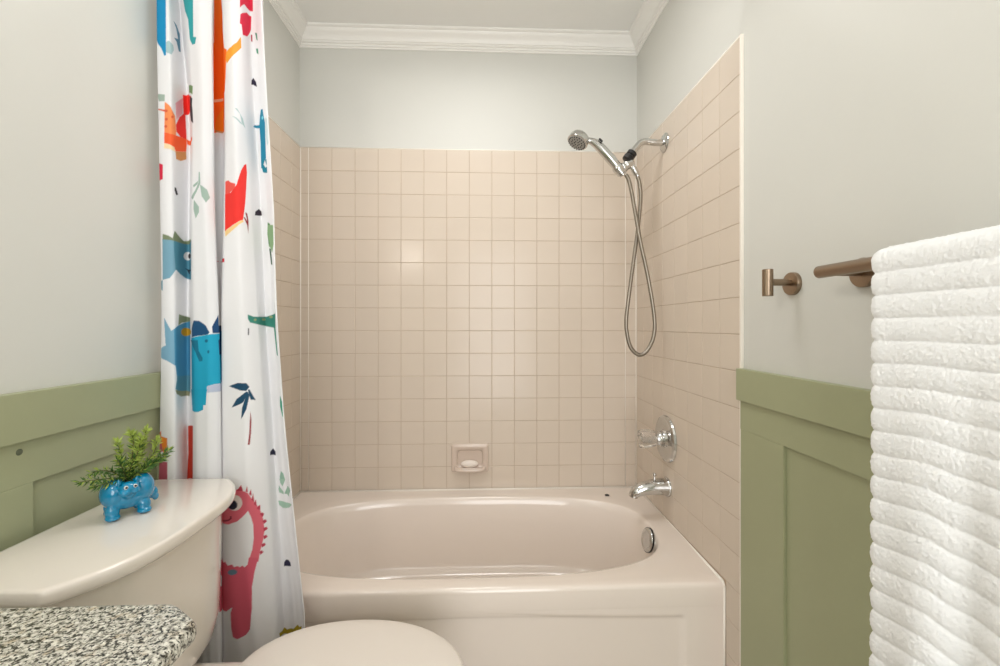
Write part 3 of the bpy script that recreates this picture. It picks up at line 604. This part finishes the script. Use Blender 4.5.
def build_curtain():
    NK, NZ = 14*34+1, 1200
    ks = np.linspace(0, 14, NK); zs = np.linspace(.155, 2.035, NZ)
    K, Z = np.meshgrid(ks, zs)
    # small softening in z so that the folds drift without kinks
    X = 0; Y = 0
    for dzz, wgt in ((-.12, .2), (-.06, .2), (0, .2), (.06, .2), (.12, .2)):
        a, b = curtain_xy(K, Z+dzz); X = X+a*wgt; Y = Y+b*wgt
    rip = .0012*np.sin(K*5.1+Z*3.0)+.0010*np.sin(K*2.3-Z*9+1.0)+.0008*np.sin(K*9.7+Z*17)*np.clip((.9-Z)/.6, 0, 1)
    Y = Y+rip
    co = np.stack([X, Y, Z], -1).reshape(-1, 3)
    me = bpy.data.meshes.new('cloth')
    me.vertices.add(NK*NZ); me.vertices.foreach_set('co', co.ravel())
    i = np.arange(NZ-1)[:, None]*NK+np.arange(NK-1)[None]; q = np.stack([i, i+1, i+1+NK, i+NK], -1).reshape(-1, 4)
    me.loops.add(q.size); me.loops.foreach_set('vertex_index', q.ravel().astype(np.int32))
    me.polygons.add(len(q)); me.polygons.foreach_set('loop_start', np.arange(0, q.size, 4, dtype=np.int32))
    me.update(calc_edges=True); me.polygons.foreach_set('use_smooth', [True]*len(q))
    lin = np.tile(np.array([.88, .89, .92, 1.0]), (NZ, NK, 1))
    for col, s in MOTIFS:
        P_ = np.array([[float(v) for v in t.split(',')] for t in s.split()])
        kx, zx = P_[:, 0], P_[:, 1]
        m = (K >= kx.min()-.02) & (K <= kx.max()+.02) & (Z >= zx.min()-.001) & (Z <= zx.max()+.001)
        if not m.any(): continue
        n = len(kx); cov = 0
        for dk, dzz in ((-.011, -.0006), (.011, -.0002), (-.004, .0002), (.004, .0006)):      # soft print edges
            kk, zz = K[m]+dk, Z[m]+dzz; ins = np.zeros(len(kk), bool)
            for a in range(n):
                b = (a+1) % n
                c = ((zx[a] > zz) != (zx[b] > zz)); den = (zx[b]-zx[a]) or 1e-9
                ins ^= c & (kk < (kx[b]-kx[a])*(zz-zx[a])/den+kx[a])
            cov = cov+ins*.25
        sub = lin[m]; lin[m] = sub*(1-cov[:, None])+np.array(srgb(*col))*cov[:, None]
    at = me.color_attributes.new('print', 'FLOAT_COLOR', 'POINT'); at.data.foreach_set('color', lin.reshape(-1).astype(np.float32))
    return me
M_cloth = bpy.data.materials.new('printed_curtain_cloth'); M_cloth.use_nodes = True
nt = M_cloth.node_tree; N_ = nt.nodes; L_ = nt.links; pb = N_['Principled BSDF']
vc = N_.new('ShaderNodeVertexColor'); vc.layer_name = 'print'; L_.new(vc.outputs[0], pb.inputs['Base Color']); pb.inputs['Roughness'].default_value = .75
tr = N_.new('ShaderNodeBsdfTranslucent'); L_.new(vc.outputs[0], tr.inputs[0]); mx = N_.new('ShaderNodeMixShader'); mx.inputs[0].default_value = .14
L_.new(pb.outputs[0], mx.inputs[1]); L_.new(tr.outputs[0], mx.inputs[2]); L_.new(mx.outputs[0], N_['Material Output'].inputs[0])
wv = N_.new('ShaderNodeTexNoise'); wv.inputs['Scale'].default_value = 14; bpn = N_.new('ShaderNodeBump'); bpn.inputs['Strength'].default_value = .35; bpn.inputs['Distance'].default_value = .004
L_.new(N_.new('ShaderNodeTexCoord').outputs['Object'], wv.inputs['Vector']); L_.new(wv.outputs[0], bpn.inputs['Height']); L_.new(bpn.outputs[0], pb.inputs['Normal'])
curt = empty('shower_curtain', (0, 0, 0), 'white shower curtain with a print of colourful dinosaurs, gathered at the left wall', 'curtain')
cl = link('cloth', build_curtain(), M_cloth, curt)
# side seam
ks_ = np.full(120, 13.93); zs_ = np.linspace(.157, 2.03, 120); sx_, sy_ = curtain_xy(ks_, zs_)
bm = bmesh.new(); tube(bm, [Vector((a-.001, b, c)) for a, b, c in zip(sx_, sy_, zs_)], .0017, 6)
M_hem = mat('white_hem', (238, 238, 240), .8); obj('side_seam', bm, M_hem, curt, smooth=True)
# rod and rings (above the frame)
bm = bmesh.new(); tube(bm, [Vector((XL-TT, 1.14, 2.075)), Vector((XR+TT, 1.14, 2.075))], .0125, 24)
rodm = obj('curtain_rod', bm, M_chrome, smooth=40)
tag(rodm, 'chrome curtain rod running from wall to wall above the tub', 'curtain rod')
for i in range(6):
    kx = .7+i*2.4; a, b = curtain_xy(np.array([kx]), np.array([2.03])); cpt = Vector((max(float(a[0]), XL+.012), 1.14, 2.062))
    bm = bmesh.new(); path = [cpt+Vector((0, .026*math.cos(t*.3927), .030*math.sin(t*.3927))) for t in range(17)]
    tube(bm, path, .0018, 8, caps=(False, False)); obj('ring', bm, M_chrome, curt, smooth=True)

# ------------------------------------------------------------------ toilet
YC = .858
ZL = .757
toil = empty('toilet', (-.45, YC, 0), 'bone two-piece toilet against the green panelled left wall, lid closed', 'toilet')
def lid_outline(ins=0, zz=0):
    """bow front, square back with rounded corners; tank lid seen from above"""
    xb = XL+.026+ins*.2; ya, yb_ = .631+ins, 1.086-ins
    half = (yb_-ya)/2; pts = []
    n = 36
    for i in range(n+1):                                  # front bow from near end to far end
        t = -1+2*i/n
        x = -.545-ins-.072*(abs(t)**3.3)
        e = max(0, (abs(t)-.955)/.045)
        pts.append((x-.020*e*e*0, YC+half*t, zz))
    pts += [(xb+.012, yb_, zz), (xb+.003, yb_-.006, zz), (xb, yb_-.020, zz), (xb, ya+.020, zz), (xb+.003, ya+.006, zz), (xb+.012, ya, zz)]
    return pts
def round_outline(p, r, seg=5):
    """round every convex corner sharper than 25 degrees"""
    out = []; n = len(p)
    for i in range(n):
        a, b, c = Vector(p[i-1]), Vector(p[i]), Vector(p[(i+1) % n])
        u = (a-b); v_ = (c-b)
        if u.length < 1e-6 or v_.length < 1e-6: continue
        ang = math.pi-u.angle(v_)
        if ang > .6 and ang < 2.5:
            d_ = min(r, u.length*.45, v_.length*.45); q0 = b+u.normalized()*d_; q1 = b+v_.normalized()*d_
            for k in range(seg+1):
                t = k/seg; out.append(tuple((1-t)**2*q0+2*t*(1-t)*b+t*t*q1))
        else: out.append(tuple(b))
    return out
bm = bmesh.new(); rg = []
for ins, z in ((.012, -.027), (.004, -.026), (.001, -.022), (0, -.017), (0, -.009), (.001, -.004), (.003, -.001), (.008, 0)):
    rg.append(round_outline(lid_outline(ins, ZL+z), .007))
loft(bm, rg); bmesh.ops.recalc_face_normals(bm, faces=bm.faces)
obj('tank_lid', bm, M_china, toil, smooth=50)
bm = bmesh.new(); rg = []
for f, z in ((0, ZL-.0255), (.04, .66), (.08, .58), (.14, .50), (.40, .455), (.85, .430), (1.5, .415), (2.1, .407)):
    rg.append([(x if x < -.78 else x-.030*f*(1 if x > -.75 else 0), YC+(y-YC)*(1-.11*f), z) for x, y, _ in round_outline(lid_outline(.021, z), .02)])
loft(bm, rg); bmesh.ops.recalc_face_normals(bm, faces=bm.faces)
tank = obj('tank', bm, M_china, toil, smooth=50)
# bowl: lofted body
def egg(x0_, x1_, hw, z, n=48, sq=2.2):
    """egg outline: x0_ back, x1_ front tip, hw half width"""
    out = []; cxm = x0_+(x1_-x0_)*.42
    for i in range(n):
        a = 2*math.pi*i/n; c, s_ = math.cos(a), math.sin(a)
        L = (x1_-cxm) if c > 0 else (cxm-x0_); nn = 2.0 if c > 0 else 2.9
        r = (abs(c)**nn+abs(s_)**nn)**(-1/nn); out.append((cxm+L*c*r, YC+hw*s_*r, z))
    return out
bm = bmesh.new()
loft(bm, [egg(-.70, -.16, .105, .003), egg(-.70, -.17, .10, .05), egg(-.68, -.20, .085, .14), egg(-.64, -.16, .10, .22), egg(-.56, -.09, .145, .31), egg(-.515, -.060, .166, .37), egg(-.505, -.052, .170, .392), egg(-.507, -.056, .168, .400), egg(-.50, -.075, .155, .402)])
bmesh.ops.recalc_face_normals(bm, faces=bm.faces); obj('bowl', bm, M_china, toil, smooth=60)
bm = bmesh.new(); r0 = []
for ins, z in ((.01, .355), (.002, .362), (0, .372), (0, .396), (.004, .402), (.012, .404)):
    r0.append([(x, y, z) for x, y, _ in rrectxy(-.805+ins, -.49-ins, YC-.185+ins, YC+.185-ins, .035)] if False else [(x, y, z) for x, y, _ in [(a, b, 0) for a, _y, b in rrect(-.785+ins, -.46-ins, YC-.104+ins, YC+.104-ins, .03, 0)]])
loft(bm, r0); bmesh.ops.recalc_face_normals(bm, faces=bm.faces); obj('bowl_deck', bm, M_china, toil, smooth=60)
# seat ring and closed lid
def seat_outline(ins, z, n=72):
    out = []
    cxm = -.285
    for i in range(n):
        a = 2*math.pi*i/n; c, s_ = math.cos(a), math.sin(a)
        if c > 0: L, nn = (-.036-cxm), 2.05
        else: L, nn = (cxm+.507), 3.8
        r = (abs(c)**nn+abs(s_)**nn)**(-1/nn)
        x = cxm+(L-ins)*c*r; hw = .180-ins
        y = hw*s_*r
        if c < 0: y *= 1-.30*((cxm-x)/.222)**2
        out.append((x, YC+.012+y, z))
    return out
bm = bmesh.new(); loft(bm, [seat_outline(i_, z) for i_, z in ((.012, .403), (.006, .404), (.003, .408), (.004, .413), (.010, .4145))]); bmesh.ops.recalc_face_normals(bm, faces=bm.faces); obj('seat', bm, M_seat, toil, smooth=60)
bm = bmesh.new(); loft(bm, [seat_outline(i_, z) for i_, z in ((.008, .4165), (.002, .417), (0, .420), (.001, .424), (.004, .427), (.010, .429), (.03, .4305), (.08, .4325))]); bmesh.ops.recalc_face_normals(bm, faces=bm.faces); obj('seat_lid', bm, M_seat, toil, smooth=60)
for dy in (-.052, .018):
    bm = bmesh.new(); tube(bm, [Vector((-.512, YC+.012+dy-.018, .418)), Vector((-.512, YC+.012+dy+.018, .418))], .011, 16); box(bm, (-.522, YC+.012+dy-.02, .402), (-.502, YC+.012+dy+.02, .418)); obj('hinge', bm, M_seat, toil, smooth=40)

# ------------------------------------------------------------------ vanity with granite top
vx1 = -.318; vy1 = .534
van = empty('vanity_cabinet', (-.56, -.05, 0), 'white painted vanity cabinet under the granite worktop, beside the toilet', 'cabinet')
obj('body', boxbm((XL+.015, -.60, .0), (vx1-.04, vy1-.025, .779)), M_wood, van, bevel=.002)
for k in range(2):
    ya = -.585+k*.545
    dd = obj('door', boxbm((vx1-.04, ya, .10), (vx1-.021, ya+.53, .765)), M_wood, van, bevel=.003)
    bm = bmesh.new(); lathe(bm, (vx1-.021, ya+(.47 if k == 0 else .06), .60), (1, 0, 0), [(0, .006), (.010, .006), (.014, .014), (.022, .014), (.025, .008), (.025, 0)], 20); obj('knob', bm, M_brass, dd, smooth=40)
Mg = bpy.data.materials.new('speckled_granite'); Mg.use_nodes = True; nt = Mg.node_tree; N_ = nt.nodes; L_ = nt.links; pb = N_['Principled BSDF']
tc = N_.new('ShaderNodeTexCoord')
def ramp(src, stops):
    r = N_.new('ShaderNodeValToRGB'); L_.new(src, r.inputs[0]); e = r.color_ramp.elements
    e[0].position, e[0].color = stops[0][0], srgb(*stops[0][1]); e[1].position, e[1].color = stops[1][0], srgb(*stops[1][1])
    for p_, c_ in stops[2:]:
        x = e.new(p_); x.color = srgb(*c_)
    return r.outputs[0]
def nz(scale, det, rough=.6, off=0):
    n_ = N_.new('ShaderNodeTexNoise'); n_.inputs['Scale'].default_value = scale; n_.inputs['Detail'].default_value = det; n_.inputs['Roughness'].default_value = rough
    mp = N_.new('ShaderNodeMapping'); mp.inputs['Location'].default_value = (off, off*2, 0); L_.new(tc.outputs['Object'], mp.inputs[0]); L_.new(mp.outputs[0], n_.inputs[0]); return n_.outputs[0]
base = ramp(nz(190, 3), [(.36, (118, 117, 108)), (.50, (196, 193, 181)), (.64, (230, 228, 218))])
warm = ramp(nz(60, 2, .5, 5), [(.55, (255, 255, 255)), (.72, (224, 212, 196))])
dark = ramp(nz(300, 2, .5, 3), [(.38, (46, 45, 40)), (.46, (255, 255, 255))])
dark2 = ramp(nz(150, 3, .6, 9), [(.37, (84, 82, 74)), (.46, (255, 255, 255))])
prev = base
for x in (warm, dark2, dark):
    mxx = N_.new('ShaderNodeMix'); mxx.data_type = 'RGBA'; mxx.blend_type = 'MULTIPLY'; mxx.inputs[0].default_value = 1
    L_.new(prev, mxx.inputs[6]); L_.new(x, mxx.inputs[7]); prev = mxx.outputs[2]
L_.new(prev, pb.inputs['Base Color']); pb.inputs['Roughness'].default_value = .18
def ctop(ins, z):
    xa, xb_, ya, yb_ = XL-TT+.013, vx1-ins, -.62+ins, vy1-ins; c_ = .05
    pts = [(xa, ya), (xb_, ya)]
    for i in range(9):
        t = i/8; p0, p1, p2 = Vector((xb_, yb_-.046)), Vector((xb_, yb_-.034)), Vector((xb_-.010, yb_-.0275))
        q = (1-t)**2*p0+2*t*(1-t)*p1+t*t*p2; pts.append((q.x, q.y))
    pts += [(xb_-.040, yb_-.006), (xb_-.050, yb_-.001), (xb_-.062, yb_)]
    pts.append((xa, yb_)); return [(x, y, z) for x, y in pts]
bm = bmesh.new(); loft(bm, [ctop(.004, .7795), ctop(.001, .781), ctop(0, .785), ctop(0, .791), ctop(.002, .797), ctop(.006, .7995), ctop(.009, .8)]); bmesh.ops.recalc_face_normals(bm, faces=bm.faces)
wt = obj('granite_worktop', bm, Mg, smooth=40); tag(wt, 'speckled black and cream granite worktop in the near left corner', 'countertop')
# mirror light on the left wall over the vanity, behind the camera
M_glow = bpy.data.materials.new('lamp_globe'); M_glow.use_nodes = True; pb = M_glow.node_tree.nodes['Principled BSDF']
pb.inputs['Base Color'].default_value = (.9, .88, .84, 1); pb.inputs['Emission Color'].default_value = (1, .93, .84, 1); pb.inputs['Emission Strength'].default_value = 35
vl = empty('vanity_light', (XL-TT, 0, 1.80), 'bronze wall light with a round glass globe over the vanity', 'lamp')
obj('back_plate', boxbm((XL-TT, -.09, 1.74), (XL-TT+.02, .03, 1.86)), M_brass, vl, bevel=.003)
for y in (-.03,):
    bm = bmesh.new(); tube(bm, smooth_path([(XL-TT+.02, y, 1.80), (XL+.08, y, 1.80), (XL+.125, y, 1.775)], 4), .008, 12); obj('arm', bm, M_brass, vl, smooth=True)
    bm = bmesh.new(); bmesh.ops.create_uvsphere(bm, u_segments=24, v_segments=14, radius=.062, matrix=Matrix.Translation((XL+.165, y, 1.75))); obj('globe', bm, M_glow, vl, smooth=True)
# added dish, out of view, to go with the ceiling fill light
bm = bmesh.new(); lathe(bm, (-.05, 1.2, ZC), (0, 0, -1), [(0, .15), (.03, .15), (.035, .145), (.04, .13)], 40)
o = obj('added_ceiling_fixture', bm, M_trim, smooth=40); tag(o, 'round white ceiling fixture dish, added out of view for the ceiling fill', 'lamp')

# ------------------------------------------------------------------ blue dinosaur planter on the tank lid
pc = Vector((-.703, .886, ZL))
ax_ = Vector((.64, .77, 0)).normalized(); fr_ = Vector((.77, -.64, 0)).normalized()   # long axis, facing direction
Rm = Matrix((ax_, -fr_, Vector((0, 0, 1)))).transposed()                              # local x = along body, y = away, z = up
def lp(x, y, z): return pc+Rm @ Vector((x, y, z))
I3 = Rm
pot = empty('dinosaur_planter', pc, 'small glossy blue dinosaur planter standing on the toilet tank lid', 'planter')
E_ = [(lp(0, 0, .037), (.037, .028, .026), I3), (lp(-.021, .0, .047), (.022, .027, .029), I3), (lp(.022, 0, .047), (.021, .026, .029), I3),
      (lp(0, .002, .050), (.030, .023, .014), I3)]
for x, y in ((-.026, -.016), (.022, -.016), (-.022, .017), (.024, .017)):
    E_ += [(lp(x, y, .016), (.0115, .011, .015), I3), (lp(x, y-.003, .006), (.012, .013, .0062), I3)]
E_ += [(lp(-.004, -.026, .050), (.012, .011, .013), I3), (lp(-.004, -.030, .060), (.0155, .014, .0115), I3), (lp(-.012, -.038, .053), (.010, .009, .007), I3),
       (lp(.004, -.037, .055), (.008, .008, .006), I3)]
E_ += [(lp(.040, .004, .030), (.010, .009, .013), I3), (lp(.046, .006, .020), (.006, .006, .009), I3)]
body = blob('body', E_, M_blue, pot, .0016, 4)
for i, (x, z) in enumerate(((-.018, .070), (.010, .071))):
    bm = bmesh.new(); lathe(bm, lp(x*.9-.002, -.029, .068), Rm @ Vector((x*8, -.15, 1)), [(0, .0042), (.006, .0028), (.011, .0004)], 10); obj('horn', bm, M_blue, body, smooth=True)
for x in (-.0105, .003):
    c_ = lp(x, -.0405, .0635)
    bm = bmesh.new(); bmesh.ops.create_uvsphere(bm, u_segments=14, v_segments=10, radius=.0036, matrix=Matrix.Translation(c_)); e = obj('eye', bm, M_white, body, smooth=True)
    bm = bmesh.new(); bmesh.ops.create_uvsphere(bm, u_segments=10, v_segments=8, radius=.0022, matrix=Matrix.Translation(c_+Rm @ Vector((0, -.0022, .0004)))); obj('pupil', bm, M_black, body, smooth=True)
bm = bmesh.new(); lathe(bm, lp(0, .002, .056), (0, 0, 1), [(0, .017), (.007, .019), (.009, .018), (.008, .015)], 28); obj('rim', bm, M_blue, pot, smooth=50)
bm = bmesh.new(); lathe(bm, lp(0, .002, .060), (0, 0, 1), [(0, .0150), (.0045, .0150), (.006, .008)], 20)
for v in bm.verts: v.co += Vector(noise.noise_vector(v.co*300))*.001
M_soil = mat('dark_moss', (40, 44, 26), .9, bump=.6, bscale=300); obj('soil', bm, M_soil, pot, smooth=True)

# the sprigs
plant = empty('potted_sprigs', lp(0, .002, .064), 'bushy green rosemary-like sprigs growing out of the blue dinosaur planter', 'plant')
rs = random.Random(5)
Cam_r = Vector((.999, -.04, 0))
base = lp(0, .002, .062)
def leafmesh(bm, p, d, L, w):
    u, v_ = frame(d); a = rs.uniform(0, 6.28); s_ = u*math.cos(a)+v_*math.sin(a); nrm = d.cross(s_)
    mid = p+d*L*.5+nrm*L*.05
    vs = [bm.verts.new(q) for q in (p, mid+s_*w+nrm*.0003, p+d*L, mid-s_*w+nrm*.0003, mid-nrm*.0006)]
    for f_ in ((0, 1, 4), (1, 2, 4), (2, 3, 4), (3, 0, 4), (0, 3, 1), (1, 3, 2)): bm.faces.new([vs[k] for k in f_])
def sprig(pts, dens, Ltip, yel):
    path = smooth_path(pts, 6); bm = bmesh.new(); tube(bm, path, lambda t: .0011-.0006*t, 6); s = obj('sprig', bm, M_stem, plant, smooth=True)
    n = len(path); b1, b2 = bmesh.new(), bmesh.new()
    for k in range(dens):
        t = .10+.90*(k+rs.random())/dens; i = min(int(t*(n-1)), n-2); p = path[i].lerp(path[i+1], t*(n-1)-i)
        tg = (path[i+1]-path[i]).normalized(); u, v_ = frame(tg); a = rs.uniform(0, 6.28)
        d = (tg*rs.uniform(.35, .9)+(u*math.cos(a)+v_*math.sin(a))*rs.uniform(.6, 1)).normalized()
        if t > .96: d = (tg+u*rs.uniform(-.4, .4)+v_*rs.uniform(-.4, .4)).normalized()
        leafmesh(b2 if rs.random() < yel*(.3+t) else b1, p, d, Ltip*rs.uniform(.75, 1.2), .0015)
    for b_, m_ in ((b1, M_leaf), (b2, M_leaf2)):
        if len(b_.verts): tag(obj('leaves', b_, m_, s, smooth=False), kind='stuff')
        else: b_.free()
def loc(rx, away, up): return base+Rm @ Vector((rx*(.9 if rx < 0 else 1), away, up*1.1))
S = [((.0, 0, 0), (.006, .0, .035), (.010, .0, .070), (.004, 0, .088)), ((.0, 0, 0), (.014, .004, .03), (.026, .004, .065), (.030, 0, .090)),
     ((.0, 0, 0), (-.004, -.004, .03), (-.012, -.004, .055), (-.016, 0, .075)), ((.0, 0, 0), (.020, -.006, .022), (.040, -.008, .045), (.046, -.006, .068)),
     ((.0, 0, 0), (.004, -.010, .03), (.014, -.014, .055), (.018, -.010, .078)), ((.0, 0, 0), (.01, .012, .03), (.016, .016, .06), (.012, .014, .082)),
     ((0, 0, 0), (.022, -.004, .014), (.046, -.006, .030), (.066, -.006, .044)), ((0, 0, 0), (.022, .006, .010), (.045, .006, .022), (.060, .004, .030)),
     ((0, 0, 0), (-.02, -.004, .012), (-.050, -.010, .018), (-.078, -.018, .022)), ((0, 0, 0), (-.018, -.010, .008), (-.040, -.018, .010), (-.058, -.024, .010)), ((0, 0, 0), (-.02, .004, .020), (-.042, .0, .030), (-.060, -.008, .030)),
     ((0, 0, 0), (.010, -.010, .012), (.026, -.014, .022), (.036, -.014, .028)), ((0, 0, 0), (-.006, -.008, .018), (-.012, -.012, .032), (-.018, -.012, .046)),
     ((0, 0, 0), (.010, .0, .022), (.022, -.004, .048), (.022, -.006, .074))]
for i, s in enumerate(S):
    sprig([loc(*q) for q in s], 115 if i not in (8, 9, 10) else 75, .0130, .85 if i < 6 or i == 13 else .3)

# ------------------------------------------------------------------ robe hook on the right wall
h = Vector((XR+TT, .975, 1.226))
hk = empty('robe_hook', h, 'brushed bronze robe hook with an upright peg, between the tile and the towel bar', 'hook')
bm = bmesh.new(); lathe(bm, h, (-1, 0, 0), [(0, .0265), (.008, .0265), (.0095, .0255), (.010, .022)], 40); obj('wall_plate', bm, M_brass, hk, smooth=40)
bm = bmesh.new(); lathe(bm, h+Vector((0, 0, .003)), (-1, 0, 0), [(.009, .008), (.055, .008)], 24); obj('post', bm, M_brass, hk, smooth=40)
bm = bmesh.new(); lathe(bm, h+Vector((-.062, 0, -.029)), (0, 0, 1), [(0, .0105), (.001, .0115), (.061, .0115), (.062, .0105)], 28); obj('peg', bm, M_brass, hk, smooth=40)
# towel bar
BX = .640
tb = empty('towel_bar', (XR+TT, .787, 1.23), 'brushed bronze towel bar holding the white towel on the right wall', 'towel bar')
bm = bmesh.new(); lathe(bm, (BX, .801, 1.231), (0, -1, 0), [(0, .0100), (.0015, .0118), (.62, .0118), (.6215, .010)], 28); obj('bar', bm, M_brass, tb, smooth=40)
for y in (.786, .225):
    bm = bmesh.new(); lathe(bm, (XR+TT, y, 1.229), (-1, 0, 0), [(0, .028), (.008, .028), (.0095, .027), (.010, .022)], 40); pl = obj('wall_plate', bm, M_brass, tb, smooth=40)
    bm = bmesh.new(); lathe(bm, (XR+TT, y, 1.231), (-1, 0, 0), [(.009, .009), (XR+TT-BX, .009)], 24); obj('post', bm, M_brass, tb, smooth=40)

# ------------------------------------------------------------------ ribbed white towel over the bar
def towel():
    pitch = .0355; Rb = .0135
    # inner drape path in the x-z plane from the front hem up and over to the back hem; the thickness goes outwards
    Lf = 1.231-.40; arc = math.pi*Rb; Lb = .50; tot = Lf+arc+Lb
    nu = int(tot/.0019); nv = 230; ya, yb_ = .664, .235
    us = np.linspace(0, tot, nu)
    px = np.where(us < Lf, BX-Rb, np.where(us < Lf+arc, BX-Rb*np.cos((us-Lf)/Rb), BX+Rb))
    pz = np.where(us < Lf, .40+us, np.where(us < Lf+arc, 1.231+Rb*np.sin((us-Lf)/Rb), 1.231-(us-Lf-arc)))
    nxv = np.where(us < Lf, -1., np.where(us < Lf+arc, -np.cos((us-Lf)/Rb), 1.)); nzv = np.where((us >= Lf) & (us < Lf+arc), np.sin((us-Lf)/Rb), 0.)
    s0 = Lf+arc*.5
    vs = np.linspace(0, 1, nv)
    U, V = np.meshgrid(us, vs, indexing='ij')
    Z = np.broadcast_to(pz[:, None], U.shape).copy(); Xb = np.broadcast_to(px[:, None], U.shape).copy(); NX = nxv[:, None]+0*V; NZ_ = nzv[:, None]+0*V
    low = np.clip((1.12-Z)/.7, 0, 1)*(U < Lf)
    ypos = ya+(yb_-ya)*V
    # ribs, sagging a little along the towel
    ss = lambda t: np.clip(t, 0, 1)**2*(3-2*np.clip(t, 0, 1))
    sag = -.026*low**.7*ss((ya-ypos)/.095)*(1-.55*ss((.575-ypos)/.04))
    ph = ((U-s0+sag)/pitch+.12) % 1.0
    ribs = np.sqrt(np.clip(1-(2*ph-1)**2, 0, 1))
    e = np.minimum(V, 1-V)*(ya-yb_); endr = np.clip(e/.012, 0, 1); endr = np.sqrt(1-(1-endr)**2)
    th = (.0066+.0043*ribs)*(.25+.75*endr)
    wob = np.array([noise.noise(Vector((a*5, b*9, 0))) for a in us[::8] for b in vs[::6]]).reshape(len(us[::8]), len(vs[::6]))
    wi = np.clip(us/us[8], 0, wob.shape[0]-1.001); wj = np.clip(vs/vs[6], 0, wob.shape[1]-1.001)
    i0 = wi.astype(int); j0 = wj.astype(int); fi = (wi-i0)[:, None]; fj = (wj-j0)[None]
    wobf = wob[i0][:, j0]*(1-fi)*(1-fj)+wob[i0+1][:, j0]*fi*(1-fj)+wob[i0][:, j0+1]*(1-fi)*fj+wob[i0+1][:, j0+1]*fi*fj
    rng = np.random.default_rng(3); fuzz = rng.normal(0, .00045, U.shape)
    # a soft vertical fold that grows towards the hem
    fold = low*(.016*np.exp(-((ypos-.585)/.035)**2)-.012*np.exp(-((ypos-.525)/.020)**2)+.012*np.exp(-((ypos-.46)/.04)**2)+.004)
    off = th+fuzz+wobf*.0008+fold
    X = Xb+NX*off; Zo = Z+NZ_*(th+fuzz)
    Yo = ypos+np.where(V < .03, .0065*ribs*(1-V/.03), 0)+np.where(V > .97, -.0065*ribs*((V-.97)/.03), 0)
    X = np.minimum(X, XR+TT-.013)
    Xi = Xb+NX*(.0005+fold*.9); Zi = Z+NZ_*.0005
    def grid(X_, Y_, Z_): return np.stack([X_, Y_, Z_], -1).reshape(-1, 3)
    co = np.concatenate([grid(X, Yo, Zo), grid(np.minimum(Xi, XR+TT-.015), ypos, Zi)])
    def idx(flip, base_):
        i = np.arange(nu-1)[:, None]*nv+np.arange(nv-1)[None]+base_
        q = np.stack([i, i+1, i+1+nv, i+nv], -1).reshape(-1, 4); return q[:, ::-1] if flip else q
    n1 = nu*nv; Q = [idx(False, 0), idx(True, n1)]
    a = np.arange(nu-1)*nv; Q.append(np.stack([a, a+nv, a+nv+n1, a+n1], -1)); b = a+nv-1; Q.append(np.stack([b+n1, b+nv+n1, b+nv, b], -1))
    c = np.arange(nv-1); Q.append(np.stack([c+n1, c+1+n1, c+1, c], -1)); d = c+(nu-1)*nv; Q.append(np.stack([d, d+1, d+1+n1, d+n1], -1))
    q = np.concatenate(Q)
    me = bpy.data.meshes.new('ribbed_towel'); me.vertices.add(len(co)); me.vertices.foreach_set('co', co.ravel())
    me.loops.add(q.size); me.loops.foreach_set('vertex_index', q.ravel().astype(np.int32))
    me.polygons.add(len(q)); me.polygons.foreach_set('loop_start', np.arange(0, q.size, 4, dtype=np.int32)); me.update(calc_edges=True); me.validate()
    return me
M_towel = mat('white_plush_towel', (246, 248, 249), .95, bump=.3, bscale=520, spec=.1, Sheen_Weight=.25)
tw = link('ribbed_towel', towel(), M_towel, smooth=True)
tag(tw, 'thick white ribbed plush towel hanging over the bronze bar', 'towel')
